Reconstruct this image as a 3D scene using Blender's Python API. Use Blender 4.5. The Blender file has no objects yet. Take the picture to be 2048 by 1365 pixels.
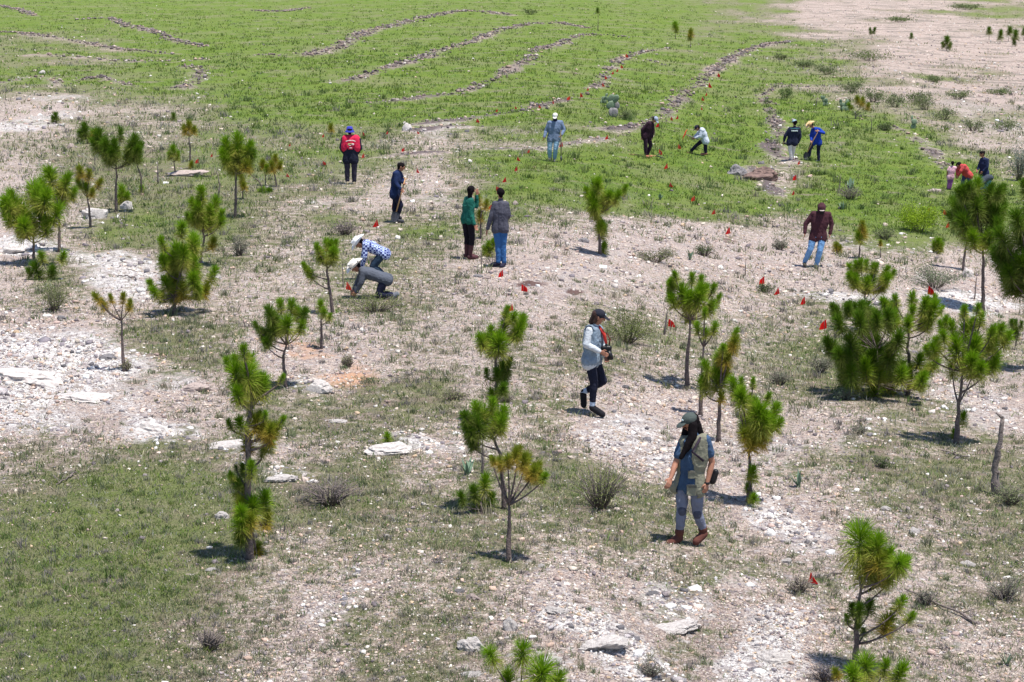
import bpy, bmesh, math, random
import numpy as np
from mathutils import Vector, Matrix
random.seed(7); rng = np.random.default_rng(11)
scene = bpy.context.scene
COL = scene.collection
# ------------------------------------------------------------------ camera
F, CH = 4000.0, 7.3
PITCH = math.atan(785.0/F)
cam = bpy.data.cameras.new('camera'); camo = bpy.data.objects.new('camera', cam); COL.objects.link(camo)
cam.sensor_width = 36; cam.lens = F/2048*36; cam.clip_start = .5; cam.clip_end = 20000
camo.location = (0, 0, CH); camo.rotation_euler = (math.pi/2-PITCH, 0, 0)
scene.camera = camo
# ------------------------------------------------------------------ light
SUN = Vector((.21, -.15, .96)).normalized()
elev = math.asin(SUN.z); az = math.atan2(SUN.x, SUN.y)
w = bpy.data.worlds.new('World'); scene.world = w; w.use_nodes = True
nt = w.node_tree; sky = nt.nodes.new('ShaderNodeTexSky'); sky.sky_type = 'NISHITA'; sky.sun_disc = False
sky.sun_elevation = elev; sky.sun_rotation = az; sky.altitude = 2000
bg = nt.nodes['Background']; bg.inputs[1].default_value = .115
nt.links.new(sky.outputs[0], bg.inputs[0])
sl = bpy.data.lights.new('sun', 'SUN'); so = bpy.data.objects.new('sun', sl); COL.objects.link(so)
sl.energy = 4.6; sl.angle = math.radians(.5); sl.color = (1, .955, .895)
so.rotation_euler = SUN.to_track_quat('Z', 'Y').to_euler()
vs = scene.view_settings; vs.view_transform = 'Standard'; vs.look = 'None'; vs.gamma = 1; vs.exposure = .62
# ------------------------------------------------------------------ numpy noise
def _h(i, j, k):
    n = (i*374761393 + j*668265263 + k*2147483647 + 1013904223) & 0xffffffff
    n = ((n ^ (n >> 13))*1274126177) & 0xffffffff
    n = ((n ^ (n >> 16))*2246822519) & 0xffffffff
    return ((n ^ (n >> 15)) & 0xffffff)/float(0xffffff)
def vn(x, y, z=0.0):
    x = np.asarray(x, float); y = np.asarray(y, float); z = np.asarray(z, float)+x*0
    i = np.floor(x).astype(np.int64); j = np.floor(y).astype(np.int64); k = np.floor(z).astype(np.int64)
    u, v, t = x-i, y-j, z-k
    u = u*u*(3-2*u); v = v*v*(3-2*v); t = t*t*(3-2*t)
    r = 0
    for a in (0, 1):
        for b in (0, 1):
            for c in (0, 1):
                r = r + _h(i+a, j+b, k+c)*(u if a else 1-u)*(v if b else 1-v)*(t if c else 1-t)
    return r*2-1
def fbm(x, y, z=0.0, o=4):
    r = 0; a = 1.; n = 0
    for q in range(o):
        r = r + a*vn(x*2**q+q*17.3, y*2**q-q*9.1, np.asarray(z)*2**q+q*5.7); n += a; a *= .55
    return r/n
def sstep(a, b, x):
    t = np.clip((x-a)/(b-a), 0, 1); return t*t*(3-2*t)
# ------------------------------------------------------------------ terrain
sp_, cp_ = math.sin(PITCH), math.cos(PITCH)
def base_h(X, Y):
    dep = Y*cp_ + CH*sp_
    u = 1024 + F*X/np.maximum(dep, 1)
    wgt = .3 + .7*sstep(26, 50, Y)
    g = 1 - .17*sstep(1000, 1630, u)*wgt - .06*sstep(1630, 2100, u)*wgt
    return -CH*(1/g-1)
def px2plane(x, y, z=0.0):
    b = -(y-682.5)/F; a = (x-1024)/F
    dz = -sp_ + b*cp_; dy = cp_ + b*sp_
    t = (z-CH)/dz
    return a*t, dy*t
BUNDS = [  # (points in photo coordinates, half width m, height m, kind)
 ([(680,92),(731,62),(817,41),(871,31),(933,24),(1022,31)], 1.5, .22, 'd'),
 ([(615,108),(650,98),(680,92)], 1.2, .18, 'd'),
 ([(680,161),(759,144),(817,127),(861,106),(919,89),(964,75),(998,58),(1056,46),(1124,44),(1180,55)], 1.0, .24, 'd'),
 ([(731,205),(793,198),(844,188),(899,181),(954,168),(1005,147),(1049,127),(1073,99),(1125,82),(1159,68),(1210,67),(1251,72)], .9, .25, 'd'),
 ([(834,250),(919,239),(971,232),(1039,224),(1083,210),(1128,198),(1166,181),(1207,164),(1220,133),(1244,116),(1296,99),(1340,94)], .75, .22, 'd'),
 ([(988,297),(1056,294),(1090,300),(1131,287),(1159,284),(1217,277)], .45, .2, 'w'),
 ([(1217,262),(1250,258),(1285,255),(1330,232),(1357,205),(1372,180),(1392,167),(1433,137),(1467,116),(1502,99),(1540,89),(1587,82)], .85, .24, 'd'),
 ([(1519,191),(1540,219),(1553,246),(1557,273),(1540,301),(1553,318),(1590,328)], .65, .24, 'd'),
 ([(1500,335),(1540,375),(1553,393)], .5, .2, 'w'),
 ([(1786,255),(1827,273),(1854,297),(1881,325),(1895,342)], .55, .22, 'd'),
 ([(0,62),(51,65),(103,75),(154,82),(239,96),(355,103)], 1.0, .22, 'd'),
 ([(154,41),(222,38),(260,55),(304,63),(355,82),(410,92)], 1.0, .22, 'd'),
 ([(68,109),(154,111),(205,115),(239,118),(325,121),(359,120),(410,116)], .8, .26, 'w'),
 ([(376,133),(400,144),(390,160),(352,171)], .9, .2, 'd'),
 ([(0,165),(58,150),(92,150),(120,168)], .7, .16, 'w'),
 ([(748,318),(817,308),(871,304)], .5, .14, 'd'),
 ([(0,12),(35,20),(70,34)], .9, .18, 'd'), ([(510,20),(560,23),(612,15)], 1.2, .18, 'd'), ([(500,106),(540,104),(580,108)], .8, .12, 'd'), ([(150,158),(200,152),(260,166)], .6, .14, 'd'), ([(1470,192),(1519,191),(1560,170),(1612,178)], .6, .18, 'd'), ([(1235,112),(1300,120),(1330,128)], .5, .1, 'd'),
 ([(845,262),(880,256),(930,252)], .8, .24, 'w'),
]
def bworld(pts):
    P = []
    for x, y in pts:
        z = 0
        for _ in range(30):
            X, Y = px2plane(x, y, z); z = .5*z + .5*float(base_h(np.array(X), np.array(Y)))
        P.append((X, Y))
    return P
BW = [(bworld(p), wd, h, k) for p, wd, h, k in BUNDS]
def bund_dist(X, Y, P):
    d = np.full(np.shape(X), 1e9)
    for (ax, ay), (bx, by) in zip(P[:-1], P[1:]):
        vx, vy = bx-ax, by-ay; L = vx*vx+vy*vy
        t = np.clip(((X-ax)*vx+(Y-ay)*vy)/L, 0, 1)
        d = np.minimum(d, np.hypot(X-ax-t*vx, Y-ay-t*vy))
    return d
def bund_amt(X, Y):
    hh = np.zeros(np.shape(X)); m = np.zeros(np.shape(X)); wm = np.zeros(np.shape(X))
    wob = .55*vn(X*.45, Y*.45, 3.3)
    brk = np.clip(.70+1.1*fbm(X*.3, Y*.3, 9.4, 4), .05, 1)
    for P, wd, h, k in BW:
        d = bund_dist(X, Y, P)+wob*wd
        a = np.exp(-(np.maximum(d, 0)/(wd*.82))**2)*brk
        hh = np.maximum(hh, .55*h*a)
        m = np.maximum(m, a)
        if k == 'w': wm = np.maximum(wm, a)
    return hh, m, wm
def height(X, Y, bund=None):
    X = np.asarray(X, float); Y = np.asarray(Y, float)
    if bund is None: bund = bund_amt(X, Y)[0]
    n = .10*fbm(X*.13, Y*.13, 1.5, 3)*np.clip(60/np.maximum(Y, 20), .5, 1.3)
    n = n + .55*sstep(55, 120, Y)*fbm(X*.035, Y*.028, 21.5, 3)
    n = n + .028*fbm(X*1.3, Y*1.3, 4.5, 3) - .0
    g, v, p, bm, o = zones(X, Y, None, (bund, np.clip(bund*5, 0, 1), np.clip(bund*0, 0, 1)))
    n = n + p*(.10*(1-2*np.abs(fbm(X*.9, Y*1.3, 8.8, 4)))) + .045*fbm(X*2.6, Y*2.6, 18.8, 3)*np.clip(1.2-g, .3, 1)
    return base_h(X, Y) + n + bund
def project(X, Y, Z):
    dep = Y*cp_ + (CH-Z)*sp_
    v = Y*sp_ - (CH-Z)*cp_
    return 1024+F*X/dep, 682.5-F*v/dep, F/dep
def ground_pt(x, y):
    z = 0.
    for _ in range(20):
        X, Y = px2plane(x, y, z); z = .45*z+.55*float(height(np.array([X]), np.array([Y]))[0])
    dep = Y*cp_+(CH-z)*sp_
    return Vector((X, Y, z)), F/dep, math.atan2(CH-z, Y)
GREEN = """88888888888888888888876642122355
66668888888888888888877765421111
77778888888888888888887776643332
22344457888888888888888888764322
33443454555543455666888888887533
23455566666543578888888546888875
22345555433223467666788867888888
12355565445355443222222334677766
14212343335554322222222222344222
35422233334444332244332222232111
11235554323343332355554445433333
00024654111233233444444455444344
01123323543566334332223456654222
23211223555554214411112322344422
45566654234532345411212124454444
56677766455533444664332233455655
66777766655445554555543221234456
77777765334455666445555432233455
77777654233344565423344443333334
78877654323344532122343223433444
78876554434555432111233212344333
78876554434555432111233212344333"""
G = np.array([[int((r+'4'*32)[i]) for i in range(32)] for r in GREEN.split('\n')], float)/9
PALE = [(60,830,110,40,0,.6),(180,720,90,40,0,.7),(80,745,210,70,0,1.25),(45,500,70,28,0,.9),(215,530,120,30,8,.7),(235,575,90,34,10,.7),(310,858,75,34,0,.9),(130,690,120,40,0,.5),(250,800,90,40,0,.45),
 (190,440,50,16,0,.8),(790,890,60,25,0,.8),(640,775,55,28,10,.9),(480,895,60,28,0,.7),(560,955,60,20,0,.8),(1690,603,110,12,0,.9),(1950,605,120,16,5,.9),
 (380,770,70,35,0,.5),(1840,560,30,14,0,.4),(1700,30,150,20,-14,.7),(1850,85,190,30,-8,.6),(1840,160,90,26,10,.8),(1960,230,110,30,18,.8),(1780,130,60,20,0,.7),
 (1270,1300,180,40,28,1),(1130,1240,60,26,20,.8),(1360,1230,90,26,8,.6),(1560,1300,80,60,0,.8),(1480,1170,80,40,0,.4),(1250,870,110,46,0,.55),
 (1330,920,60,60,0,.5),(1580,1050,110,40,25,.6),(1560,900,120,40,0,.4),(1900,830,100,50,20,.4),(1780,490,120,16,5,.6),(60,240,120,14,-10,.6),(150,195,110,10,0,.6),
 (370,350,50,12,0,.8),(1180,560,140,40,0,.3),(1250,500,150,20,0,.3),(880,400,60,14,0,.5),(640,415,60,20,0,.4),(880,258,60,14,0,.6),(1120,290,60,8,0,.4),(1560,330,50,16,0,.5),
 (900,880,60,30,0,.4),(700,1180,60,20,0,.3),(660,1240,80,30,0,.4),(1820,720,80,30,0,.3),(1700,880,100,40,0,.4),(1990,1290,60,40,0,.3),(1990,840,60,60,0,.4)]
ORNG = [(690,755,60,38,0,.75),(620,700,50,16,0,.5),(1210,600,30,8,0,.3),(330,735,60,12,0,.35)]
SOIL = [(1062,568,34,7),(1150,584,18,7),(1015,592,20,6),(1532,597,22,6),(1465,484,24,6),(1590,262,12,4),(1130,340,16,4),(1450,322,20,4),(1865,372,24,5)]
def zones(X, Y, Z=None, bd=None):
    if Z is None: Z = base_h(X, Y)
    x, y, s = project(X, Y, Z)
    dx = 34*fbm(X*.4, Y*.4, 7.7, 4)*s/60; dyy = 26*fbm(X*.4, Y*.4, 2.2, 4)*s/60
    xx = np.clip(x+dx, 0, 2047); yy = np.clip(y+dyy, 0, 1364)
    gx = np.clip(xx/64-.5, 0, 30.999); gy = np.clip(yy/62-.5, 0, 20.999)
    i = gx.astype(int); j = gy.astype(int); u = gx-i; v = gy-j
    u = u*u*(3-2*u); v = v*v*(3-2*v)
    g = (G[j, i]*(1-u)+G[j, i+1]*u)*(1-v)+(G[j+1, i]*(1-u)+G[j+1, i+1]*u)*v
    g = np.clip(g+.05*sstep(120, 60, Y)+.22*fbm(X*.3, Y*.3, 14.2, 4)+.7*sstep(70, 130, Y)*sstep(-.02, .06, X/np.maximum(Y, 1)-.08)*(.03+fbm(X*.16, Y*.07, 15.2, 5))*(1-.6*g)+.2*sstep(60, 100, Y)*fbm(X*.12, Y*.06, 16.2, 4)*g, 0, 1)
    g0 = g
    g = np.clip(g+.20*np.exp(-((xx-330)/330)**2-((yy-350)/130)**2), 0, 1)
    def blobs(L):
        m = np.zeros(np.shape(X))
        for bx, by, rx, ry, a, st in L:
            c, sn = math.cos(math.radians(a)), math.sin(math.radians(a))
            px, py = xx-bx, yy-by
            q = ((px*c+py*sn)/rx)**2+((-px*sn+py*c)/ry)**2
            m = np.maximum(m, st*np.exp(-q*q*.8))
        return m
    p = blobs(PALE); o = blobs(ORNG); p = p*(1-.7*sstep(90, 140, Y))*np.clip(1+1.2*sstep(90, 140, Y)*fbm(X*.2, Y*.12, 51., 4), .1, 1.4)
    far = sstep(36, 52, Y)
    viv = far*sstep(.45, .85, g0) + (1-far)*sstep(.5, .85, g)*(.08+.40*sstep(800, 950, yy)*sstep(620, 350, xx))
    if bd is None: bd = bund_amt(X, Y)
    g = g*(1-.7*bd[1]); p = np.maximum(p*(1-.4*bd[1]), .75*bd[2])
    return g, viv, p, bd[1], o
# ------------------------------------------------------------------ mesh helpers
def mesh_np(name, V, Fc, col=None, smooth=False, mats=None):
    me = bpy.data.meshes.new(name); V = np.asarray(V, np.float32)
    Fc = np.asarray(Fc, np.int32); n = Fc.shape[1]
    me.vertices.add(len(V)); me.vertices.foreach_set('co', V.ravel())
    me.loops.add(Fc.size); me.loops.foreach_set('vertex_index', Fc.ravel())
    me.polygons.add(len(Fc)); me.polygons.foreach_set('loop_start', np.arange(0, Fc.size, n, dtype=np.int32))
    if smooth: me.polygons.foreach_set('use_smooth', np.ones(len(Fc), bool))
    me.update(calc_edges=True); me.validate()
    if col is not None:
        a = me.color_attributes.new('col', 'FLOAT_COLOR', 'POINT')
        c = np.ones((len(V), 4), np.float32); c[:, :col.shape[1]] = col
        a.data.foreach_set('color', c.ravel())
    return me
def link(name, me, mat=None, parent=None, loc=None):
    o = bpy.data.objects.new(name, me); COL.objects.link(o)
    if mat is not None and me is not None and not me.materials: me.materials.append(mat)
    if parent is not None: o.parent = parent
    if loc is not None: o.location = loc
    return o
def tag(o, label, cat=None, group=None, kind=None):
    o['label'] = label
    if cat: o['category'] = cat
    if group: o['group'] = group
    if kind: o['kind'] = kind
    return o
def thing(name, label, cat, loc, rz=0, group=None):
    o = bpy.data.objects.new(name, None); o.empty_display_size = .1; COL.objects.link(o)
    o.location = loc; o.rotation_euler = (0, 0, rz)
    return tag(o, label, cat, group)
# ------------------------------------------------------------------ materials
def mat(name, col, rough=.85, var=.25, scale=18, bump=.25, bscale=60, col2=None, transl=0, attr=False, spec=.25):
    m = bpy.data.materials.new(name); m.use_nodes = True; t = m.node_tree; N = t.nodes; L = t.links
    b = N['Principled BSDF']; b.inputs['Roughness'].default_value = rough; b.inputs['Specular IOR Level'].default_value = spec
    tc = N.new('ShaderNodeTexCoord')
    nz = N.new('ShaderNodeTexNoise'); nz.inputs['Scale'].default_value = scale; nz.inputs['Detail'].default_value = 5
    L.new(tc.outputs['Object'], nz.inputs['Vector'])
    mx = N.new('ShaderNodeMix'); mx.data_type = 'RGBA'
    c2 = col2 or tuple(c*(1-var) for c in col); c1 = tuple(min(1, c*(1+var*.6)) for c in col) if not col2 else col
    if attr:
        at = N.new('ShaderNodeAttribute'); at.attribute_name = 'col'
        mx.blend_type = 'MULTIPLY'; mx.inputs[0].default_value = 1
        L.new(at.outputs['Color'], mx.inputs[6])
        rp = N.new('ShaderNodeMapRange'); rp.inputs[3].default_value = 1-var; rp.inputs[4].default_value = 1+var
        L.new(nz.outputs['Fac'], rp.inputs[0]); L.new(rp.outputs[0], mx.inputs[7])
    else:
        mx.inputs[6].default_value = (*c2, 1); mx.inputs[7].default_value = (*c1, 1)
        rp = N.new('ShaderNodeMapRange'); rp.inputs[1].default_value = .3; rp.inputs[2].default_value = .7
        L.new(nz.outputs['Fac'], rp.inputs[0]); L.new(rp.outputs[0], mx.inputs[0])
    L.new(mx.outputs[2], b.inputs['Base Color'])
    if bump:
        n2 = N.new('ShaderNodeTexNoise'); n2.inputs['Scale'].default_value = bscale; n2.inputs['Detail'].default_value = 4
        L.new(tc.outputs['Object'], n2.inputs['Vector'])
        bp = N.new('ShaderNodeBump'); bp.inputs['Strength'].default_value = bump; bp.inputs['Distance'].default_value = .02
        L.new(n2.outputs['Fac'], bp.inputs['Height']); L.new(bp.outputs[0], b.inputs['Normal'])
    if transl:
        tr = N.new('ShaderNodeBsdfTranslucent'); ms = N.new('ShaderNodeMixShader'); ms.inputs[0].default_value = transl
        L.new(mx.outputs[2], tr.inputs[0]); L.new(b.outputs[0], ms.inputs[1]); L.new(tr.outputs[0], ms.inputs[2])
        L.new(ms.outputs[0], N['Material Output'].inputs[0])
    return m
_mc = {}
def cloth(c, **k):
    key = (tuple(c), tuple(sorted(k.items())))
    if key not in _mc: _mc[key] = mat('fabric', c, rough=.9, var=.16, scale=9, bump=.5, bscale=28, **k)
    return _mc[key]
M_NEEDLE = mat('pine_needles', (1,1,1), attr=True, var=.3, scale=9, bump=0, rough=.6, transl=.30, spec=.12)
M_BLADE = mat('grass_blades', (1,1,1), attr=True, var=.2, scale=3, bump=0, rough=.8, transl=.25)
M_BARK = mat('bark', (.15,.115,.105), var=.5, scale=26, bump=1.0, bscale=45, col2=None)
M_DEAD = mat('weathered_wood', (.20,.165,.15), var=.45, scale=25, bump=.8)
M_STONE = mat('stones', (1,1,1), attr=True, var=.38, scale=22, bump=.8, bscale=50)
M_ROCKW = mat('pale_rock', (.66,.62,.58), var=.5, scale=7, bump=1.0, bscale=22, col2=(.42,.37,.35))
M_ROCKP = mat('pinkish_rock', (.52,.42,.37), var=.5, scale=6, bump=1.0, bscale=20, col2=(.33,.27,.25))
M_ROCKG = mat('grey_rock', (.30,.28,.28), var=.5, scale=6, bump=1.0, bscale=20, col2=(.15,.14,.15))
M_ROCKR = mat('brown_rock', (.27,.18,.15), var=.5, scale=5, bump=1.0, bscale=18, col2=(.12,.08,.075))
M_FLAG = mat('red_flag_plastic', (.88,.014,.012), rough=.5, var=.15, bump=.1, transl=.25)
M_FLAG2 = mat('faded_flag_plastic', (.90,.07,.03), rough=.5, var=.15, bump=.1, transl=.25)
M_WIRE = mat('wire', (.12,.11,.11), rough=.5, var=.1, bump=0)
M_SKIN = mat('skin', (.36,.17,.11), rough=.6, var=.12, scale=12, bump=.08)
M_HAIR = mat('hair', (.008,.006,.007), rough=.85, var=.3, scale=40, bump=.3, bscale=90, spec=.08)
M_HAIRB = mat('brown_hair', (.05,.022,.016), rough=.5, var=.3, scale=40, bump=.5, bscale=90)
M_WOOD = mat('tool_wood', (.52,.30,.15), rough=.6, var=.2, scale=30, bump=.2)
M_STEEL = mat('tool_steel', (.06,.06,.075), rough=.45, var=.3, bump=.2)
M_BLACK = mat('black_plastic', (.012,.012,.014), rough=.4, var=.3, bump=.1)
M_GLASS = mat('lens_glass', (.02,.025,.04), rough=.08, var=.1, bump=0, spec=.8)
M_EYE = mat('eye', (.02,.012,.01), rough=.2, var=.1, bump=0)
M_LIP = mat('lips', (.30,.09,.08), rough=.5, var=.1, bump=0)
M_CACT = mat('cactus', (.17,.23,.15), rough=.7, var=.3, scale=12, bump=.5, bscale=40)
M_AGAV = mat('agave_leaf', (.16,.24,.16), rough=.6, var=.3, bump=.2)
def ground_mat():
    m = bpy.data.materials.new('ground'); m.use_nodes = True; t = m.node_tree; N = t.nodes; L = t.links
    b = N['Principled BSDF']; b.inputs['Roughness'].default_value = .95; b.inputs['Specular IOR Level'].default_value = .1
    geo = N.new('ShaderNodeNewGeometry'); pos = geo.outputs['Position']
    def attr(n):
        a = N.new('ShaderNodeAttribute'); a.attribute_name = n; return a
    za = attr('zone'); sp = N.new('ShaderNodeSeparateColor'); L.new(za.outputs['Color'], sp.inputs[0])
    zb = attr('zone2'); sp2 = N.new('ShaderNodeSeparateColor'); L.new(zb.outputs['Color'], sp2.inputs[0])
    g, viv, pale = sp.outputs[0], sp.outputs[1], sp.outputs[2]; bund, orng, soil = sp2.outputs[0], sp2.outputs[1], sp2.outputs[2]
    def noise(s, d=6, r=.6):
        n = N.new('ShaderNodeTexNoise'); n.inputs['Scale'].default_value = s; n.inputs['Detail'].default_value = d; n.inputs['Roughness'].default_value = r
        L.new(pos, n.inputs['Vector']); return n.outputs['Fac']
    def math_(op, a, bb, cl=False):
        n = N.new('ShaderNodeMath'); n.operation = op; n.use_clamp = cl
        for q, v in enumerate((a, bb)):
            if isinstance(v, (int, float)): n.inputs[q].default_value = v
            else: L.new(v, n.inputs[q])
        return n.outputs[0]
    def mr(v, a, bb, c=0, d=1):
        n = N.new('ShaderNodeMapRange'); n.inputs[1].default_value = a; n.inputs[2].default_value = bb; n.inputs[3].default_value = c; n.inputs[4].default_value = d
        L.new(v, n.inputs[0]); return n.outputs[0]
    def mix(f, a, bb, bt='MIX'):
        n = N.new('ShaderNodeMix'); n.data_type = 'RGBA'; n.blend_type = bt
        if isinstance(f, (int, float)): n.inputs[0].default_value = f
        else: L.new(f, n.inputs[0])
        for q, v in ((6, a), (7, bb)):
            if isinstance(v, tuple): n.inputs[q].default_value = (*v, 1)
            else: L.new(v, n.inputs[q])
        return n.outputs[2]
    n1, n2, n3, n4 = noise(.7), noise(3.1, 8, .65), noise(11, 8, .7), noise(38, 6, .7)
    dirt = mix(mr(n1, .35, .65), (.42,.32,.265), (.59,.47,.395))
    dirt = mix(mr(n3, .44, .62), dirt, (.21,.165,.165))
    dirt = mix(mr(n4, .53, .62), dirt, (.78,.70,.64))
    dirt = mix(mr(n4, .47, .39), dirt, (.15,.12,.13))
    vo = N.new('ShaderNodeTexVoronoi'); vo.inputs['Scale'].default_value = 9; L.new(pos, vo.inputs['Vector'])
    sc = N.new('ShaderNodeSeparateColor'); L.new(vo.outputs['Color'], sc.inputs[0])
    peb = math_('MULTIPLY', mr(vo.outputs['Distance'], .42, .34), mr(sc.outputs[0], .40, .44))
    pc = mix(sc.outputs[1], (.17,.14,.15), (.76,.70,.67))
    dirt = mix(math_('MULTIPLY', peb, .8), dirt, pc)
    rock = mix(mr(n3, .35, .65), (.62,.57,.53), (.88,.85,.82))
    rock = mix(mr(n2, .52, .66), rock, (.44,.36,.34))
    rock = mix(mr(n3, .48, .40), rock, (.24,.21,.22))
    rock = mix(mr(n4, .48, .41), rock, (.22,.19,.20))
    rock = mix(mr(noise(5, 9, .75), .53, .60), rock, (.36,.31,.27))
    dirt = mix(mr(math_('ADD', pale, math_('MULTIPLY', math_('SUBTRACT', n2, .5), 1.6)), .25, .6), dirt, rock)
    dirt = mix(mr(math_('ADD', orng, math_('MULTIPLY', math_('SUBTRACT', n2, .5), 1.2)), .3, .7), dirt, (.58,.35,.23))
    dirt = mix(mr(math_('ADD', bund, math_('MULTIPLY', math_('SUBTRACT', n3, .5), 1.0)), .35, .7), dirt, (.15,.12,.118))
    dirt = mix(mr(soil, .3, .6), dirt, (.15,.095,.085))
    dry = mix(mr(n3, .35, .65), (.14,.14,.07), (.24,.22,.13))
    dry = mix(mr(n2, .45, .65), dry, (.10,.125,.04))
    dry = mix(mr(noise(1.6, 7, .7), .50, .60), dry, (.235,.18,.15))
    dry = mix(mr(n4, .52, .64), dry, (.34,.30,.22))
    dry = mix(mr(n4, .46, .38), dry, (.09,.085,.06))
    lush = mix(mr(n1, .35, .65), (.105,.185,.022), (.175,.24,.035))
    lush = mix(mr(n3, .46, .66), lush, (.075,.125,.026))
    lush = mix(mr(n4, .52, .68), lush, (.23,.25,.08))
    lush = mix(mr(n4, .46, .36), lush, (.07,.085,.03))
    lush = mix(mr(noise(.16, 5), .48, .66), lush, (.18,.20,.08))
    lush = mix(mr(noise(.5, 8, .7), .55, .66), lush, (.23,.20,.14))
    gr = mix(viv, dry, lush)
    cov = mr(math_('ADD', g, math_('ADD', math_('MULTIPLY', math_('SUBTRACT', n2, .5), 1.1), math_('MULTIPLY', math_('SUBTRACT', n3, .5), .9))),   .36, .60)
    sy = N.new('ShaderNodeSeparateXYZ'); L.new(pos, sy.inputs[0])
    eroded = mix(mr(n2, .42, .58), (.27,.21,.18), (.54,.43,.37)); eroded = mix(mr(noise(.35, 8, .7), .50, .57), eroded, (.17,.15,.12))
    dirt = mix(math_('MULTIPLY', mr(sy.outputs[1], 90, 140), .72), dirt, eroded)
    c = mix(cov, dirt, gr)
    L.new(c, b.inputs['Base Color'])
    bp = N.new('ShaderNodeBump'); bp.inputs['Strength'].default_value = .9; bp.inputs['Distance'].default_value = .09
    L.new(math_('ADD', math_('ADD', n3, math_('MULTIPLY', n4, .5)), math_('MULTIPLY', peb, .35)), bp.inputs['Height']); L.new(bp.outputs[0], b.inputs['Normal'])
    return m
# ------------------------------------------------------------------ ground sheet
def build_ground():
    rows = [3, 6, 9, 12, 14, 16]
    y = 1500.
    while y > -70:
        rows.append(px2plane(1024, y)[1]); y -= 2.6
    rows += [900, 1100, 1500, 2200, 3500, 6000, 10000]
    rows = np.array(rows)
    us = np.concatenate([np.linspace(-9000, -300, 60), np.linspace(-290, 2340, 520), np.linspace(2360, 11000, 60)])
    Yg, Ug = np.meshgrid(rows, us, indexing='ij')
    Xg = (Ug-1024)/F*np.maximum(Yg*cp_+CH*sp_, 8)
    X, Y = Xg.ravel(), Yg.ravel()
    bd = bund_amt(X, Y); Z = height(X, Y, bd[0])
    g, v, p, bm, o = zones(X, Y, base_h(X, Y), bd)
    Z = Z + bm*.06*fbm(X*3, Y*3, 6.1, 3)
    nr, nc = Xg.shape
    xx, yy, _s = project(X, Y, base_h(X, Y)); so_ = X*0
    for bx, by, rx, ry in SOIL: so_ = np.maximum(so_, np.exp(-(((xx-bx)/rx)**2+((yy-by)/ry)**2))*np.clip(.8+1.3*fbm(X*2.2, Y*2.2, 3., 4), 0, 1.2))
    Z = Z+.10*so_*fbm(X*5, Y*5, 2., 3)
    idx = np.arange(nr*nc).reshape(nr, nc)
    Fc = np.stack([idx[:-1, :-1], idx[:-1, 1:], idx[1:, 1:], idx[1:, :-1]], -1).reshape(-1, 4)
    me = mesh_np('ground', np.stack([X, Y, Z], 1), Fc, smooth=True)
    for nme, ch in (('zone', (g, v, p)), ('zone2', (bm, o, so_))):
        a = me.color_attributes.new(nme, 'FLOAT_COLOR', 'POINT')
        c = np.ones((len(X), 4), np.float32)
        for q in range(3): c[:, q] = ch[q]
        a.data.foreach_set('color', c.ravel())
    o = link('ground', me, ground_mat()); o['kind'] = 'structure'; o['label'] = 'stony pinkish ground with patches of green grass'
build_ground()
# ------------------------------------------------------------------ scatter
def scatter_px(n, y0=-60, y1=1420, x0=-150, x1=2200, p=1.0):
    x = rng.uniform(x0, x1, n); y = y0+(y1-y0)*rng.uniform(0, 1, n)**p
    X, Y = px2plane(x, y)
    Z = base_h(X, Y)
    X, Y = px2plane(x, y, Z); Z = base_h(X, Y); X, Y = px2plane(x, y, Z)
    k = (Y > 5) & (Y < 900)
    return X[k], Y[k]
def rot_basis(n):
    q = rng.normal(size=(n, 4)); q /= np.linalg.norm(q, axis=1)[:, None]
    a, b, c, d = q.T
    return np.stack([np.stack([1-2*(c*c+d*d), 2*(b*c-a*d), 2*(b*d+a*c)], 1), np.stack([2*(b*c+a*d), 1-2*(b*b+d*d), 2*(c*d-a*b)], 1), np.stack([2*(b*d-a*c), 2*(c*d+a*b), 1-2*(b*b+c*c)], 1)], 1)
CUBE = np.array([(-1,-1,-1),(1,-1,-1),(1,1,-1),(-1,1,-1),(-1,-1,1),(1,-1,1),(1,1,1),(-1,1,1)], float)*.62
CF = np.array([(0,3,2,1),(4,5,6,7),(0,1,5,4),(1,2,6,5),(2,3,7,6),(3,0,4,7)])
PAL_LIGHT = np.array([(.72,.67,.61),(.60,.50,.42),(.52,.38,.30),(.64,.56,.47),(.33,.28,.28),(.54,.40,.27),(.46,.34,.30),(.19,.16,.17)])
PAL_DARK = np.array([(.22,.18,.17),(.16,.13,.13),(.30,.235,.21),(.40,.34,.30),(.11,.09,.095),(.24,.18,.16)])
def stones_mesh(name, X, Y, Z, size, pal, pr=None):
    n = len(X); V = CUBE[None]*(1+rng.uniform(-.42, .38, (n, 8, 3)))
    V = V*rng.uniform(.55, 1.25, (n, 1, 3)); V[:, 4:, :2] *= rng.uniform(.4, .95, (n, 1, 1))
    R = rot_basis(n); ang = rng.uniform(0, 6.28, n)
    c, s = np.cos(ang), np.sin(ang); o = np.zeros(n)
    Rz = np.stack([np.stack([c, -s, o], 1), np.stack([s, c, o], 1), np.stack([o, o, o+1], 1)], 1)
    tilt = rng.uniform(0, 1, n) < .35
    R = np.where(tilt[:, None, None], R, Rz)
    V = np.einsum('nij,nkj->nki', R, V); V[:, :, 2] *= .68
    V = V*size[:, None, None]*.5
    V += np.stack([X, Y, Z+size*.10], 1)[:, None, :]
    Fc = (np.arange(n)[:, None, None]*8+CF[None]).reshape(-1, 4)
    ci = rng.choice(len(pal), n, p=pr); C = pal[ci]*rng.uniform(.75, 1.15, (n, 1))*(.8 if name == 'stone_row' else 1)
    return mesh_np(name, V.reshape(-1, 3), Fc, np.repeat(C, 8, 0))
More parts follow.
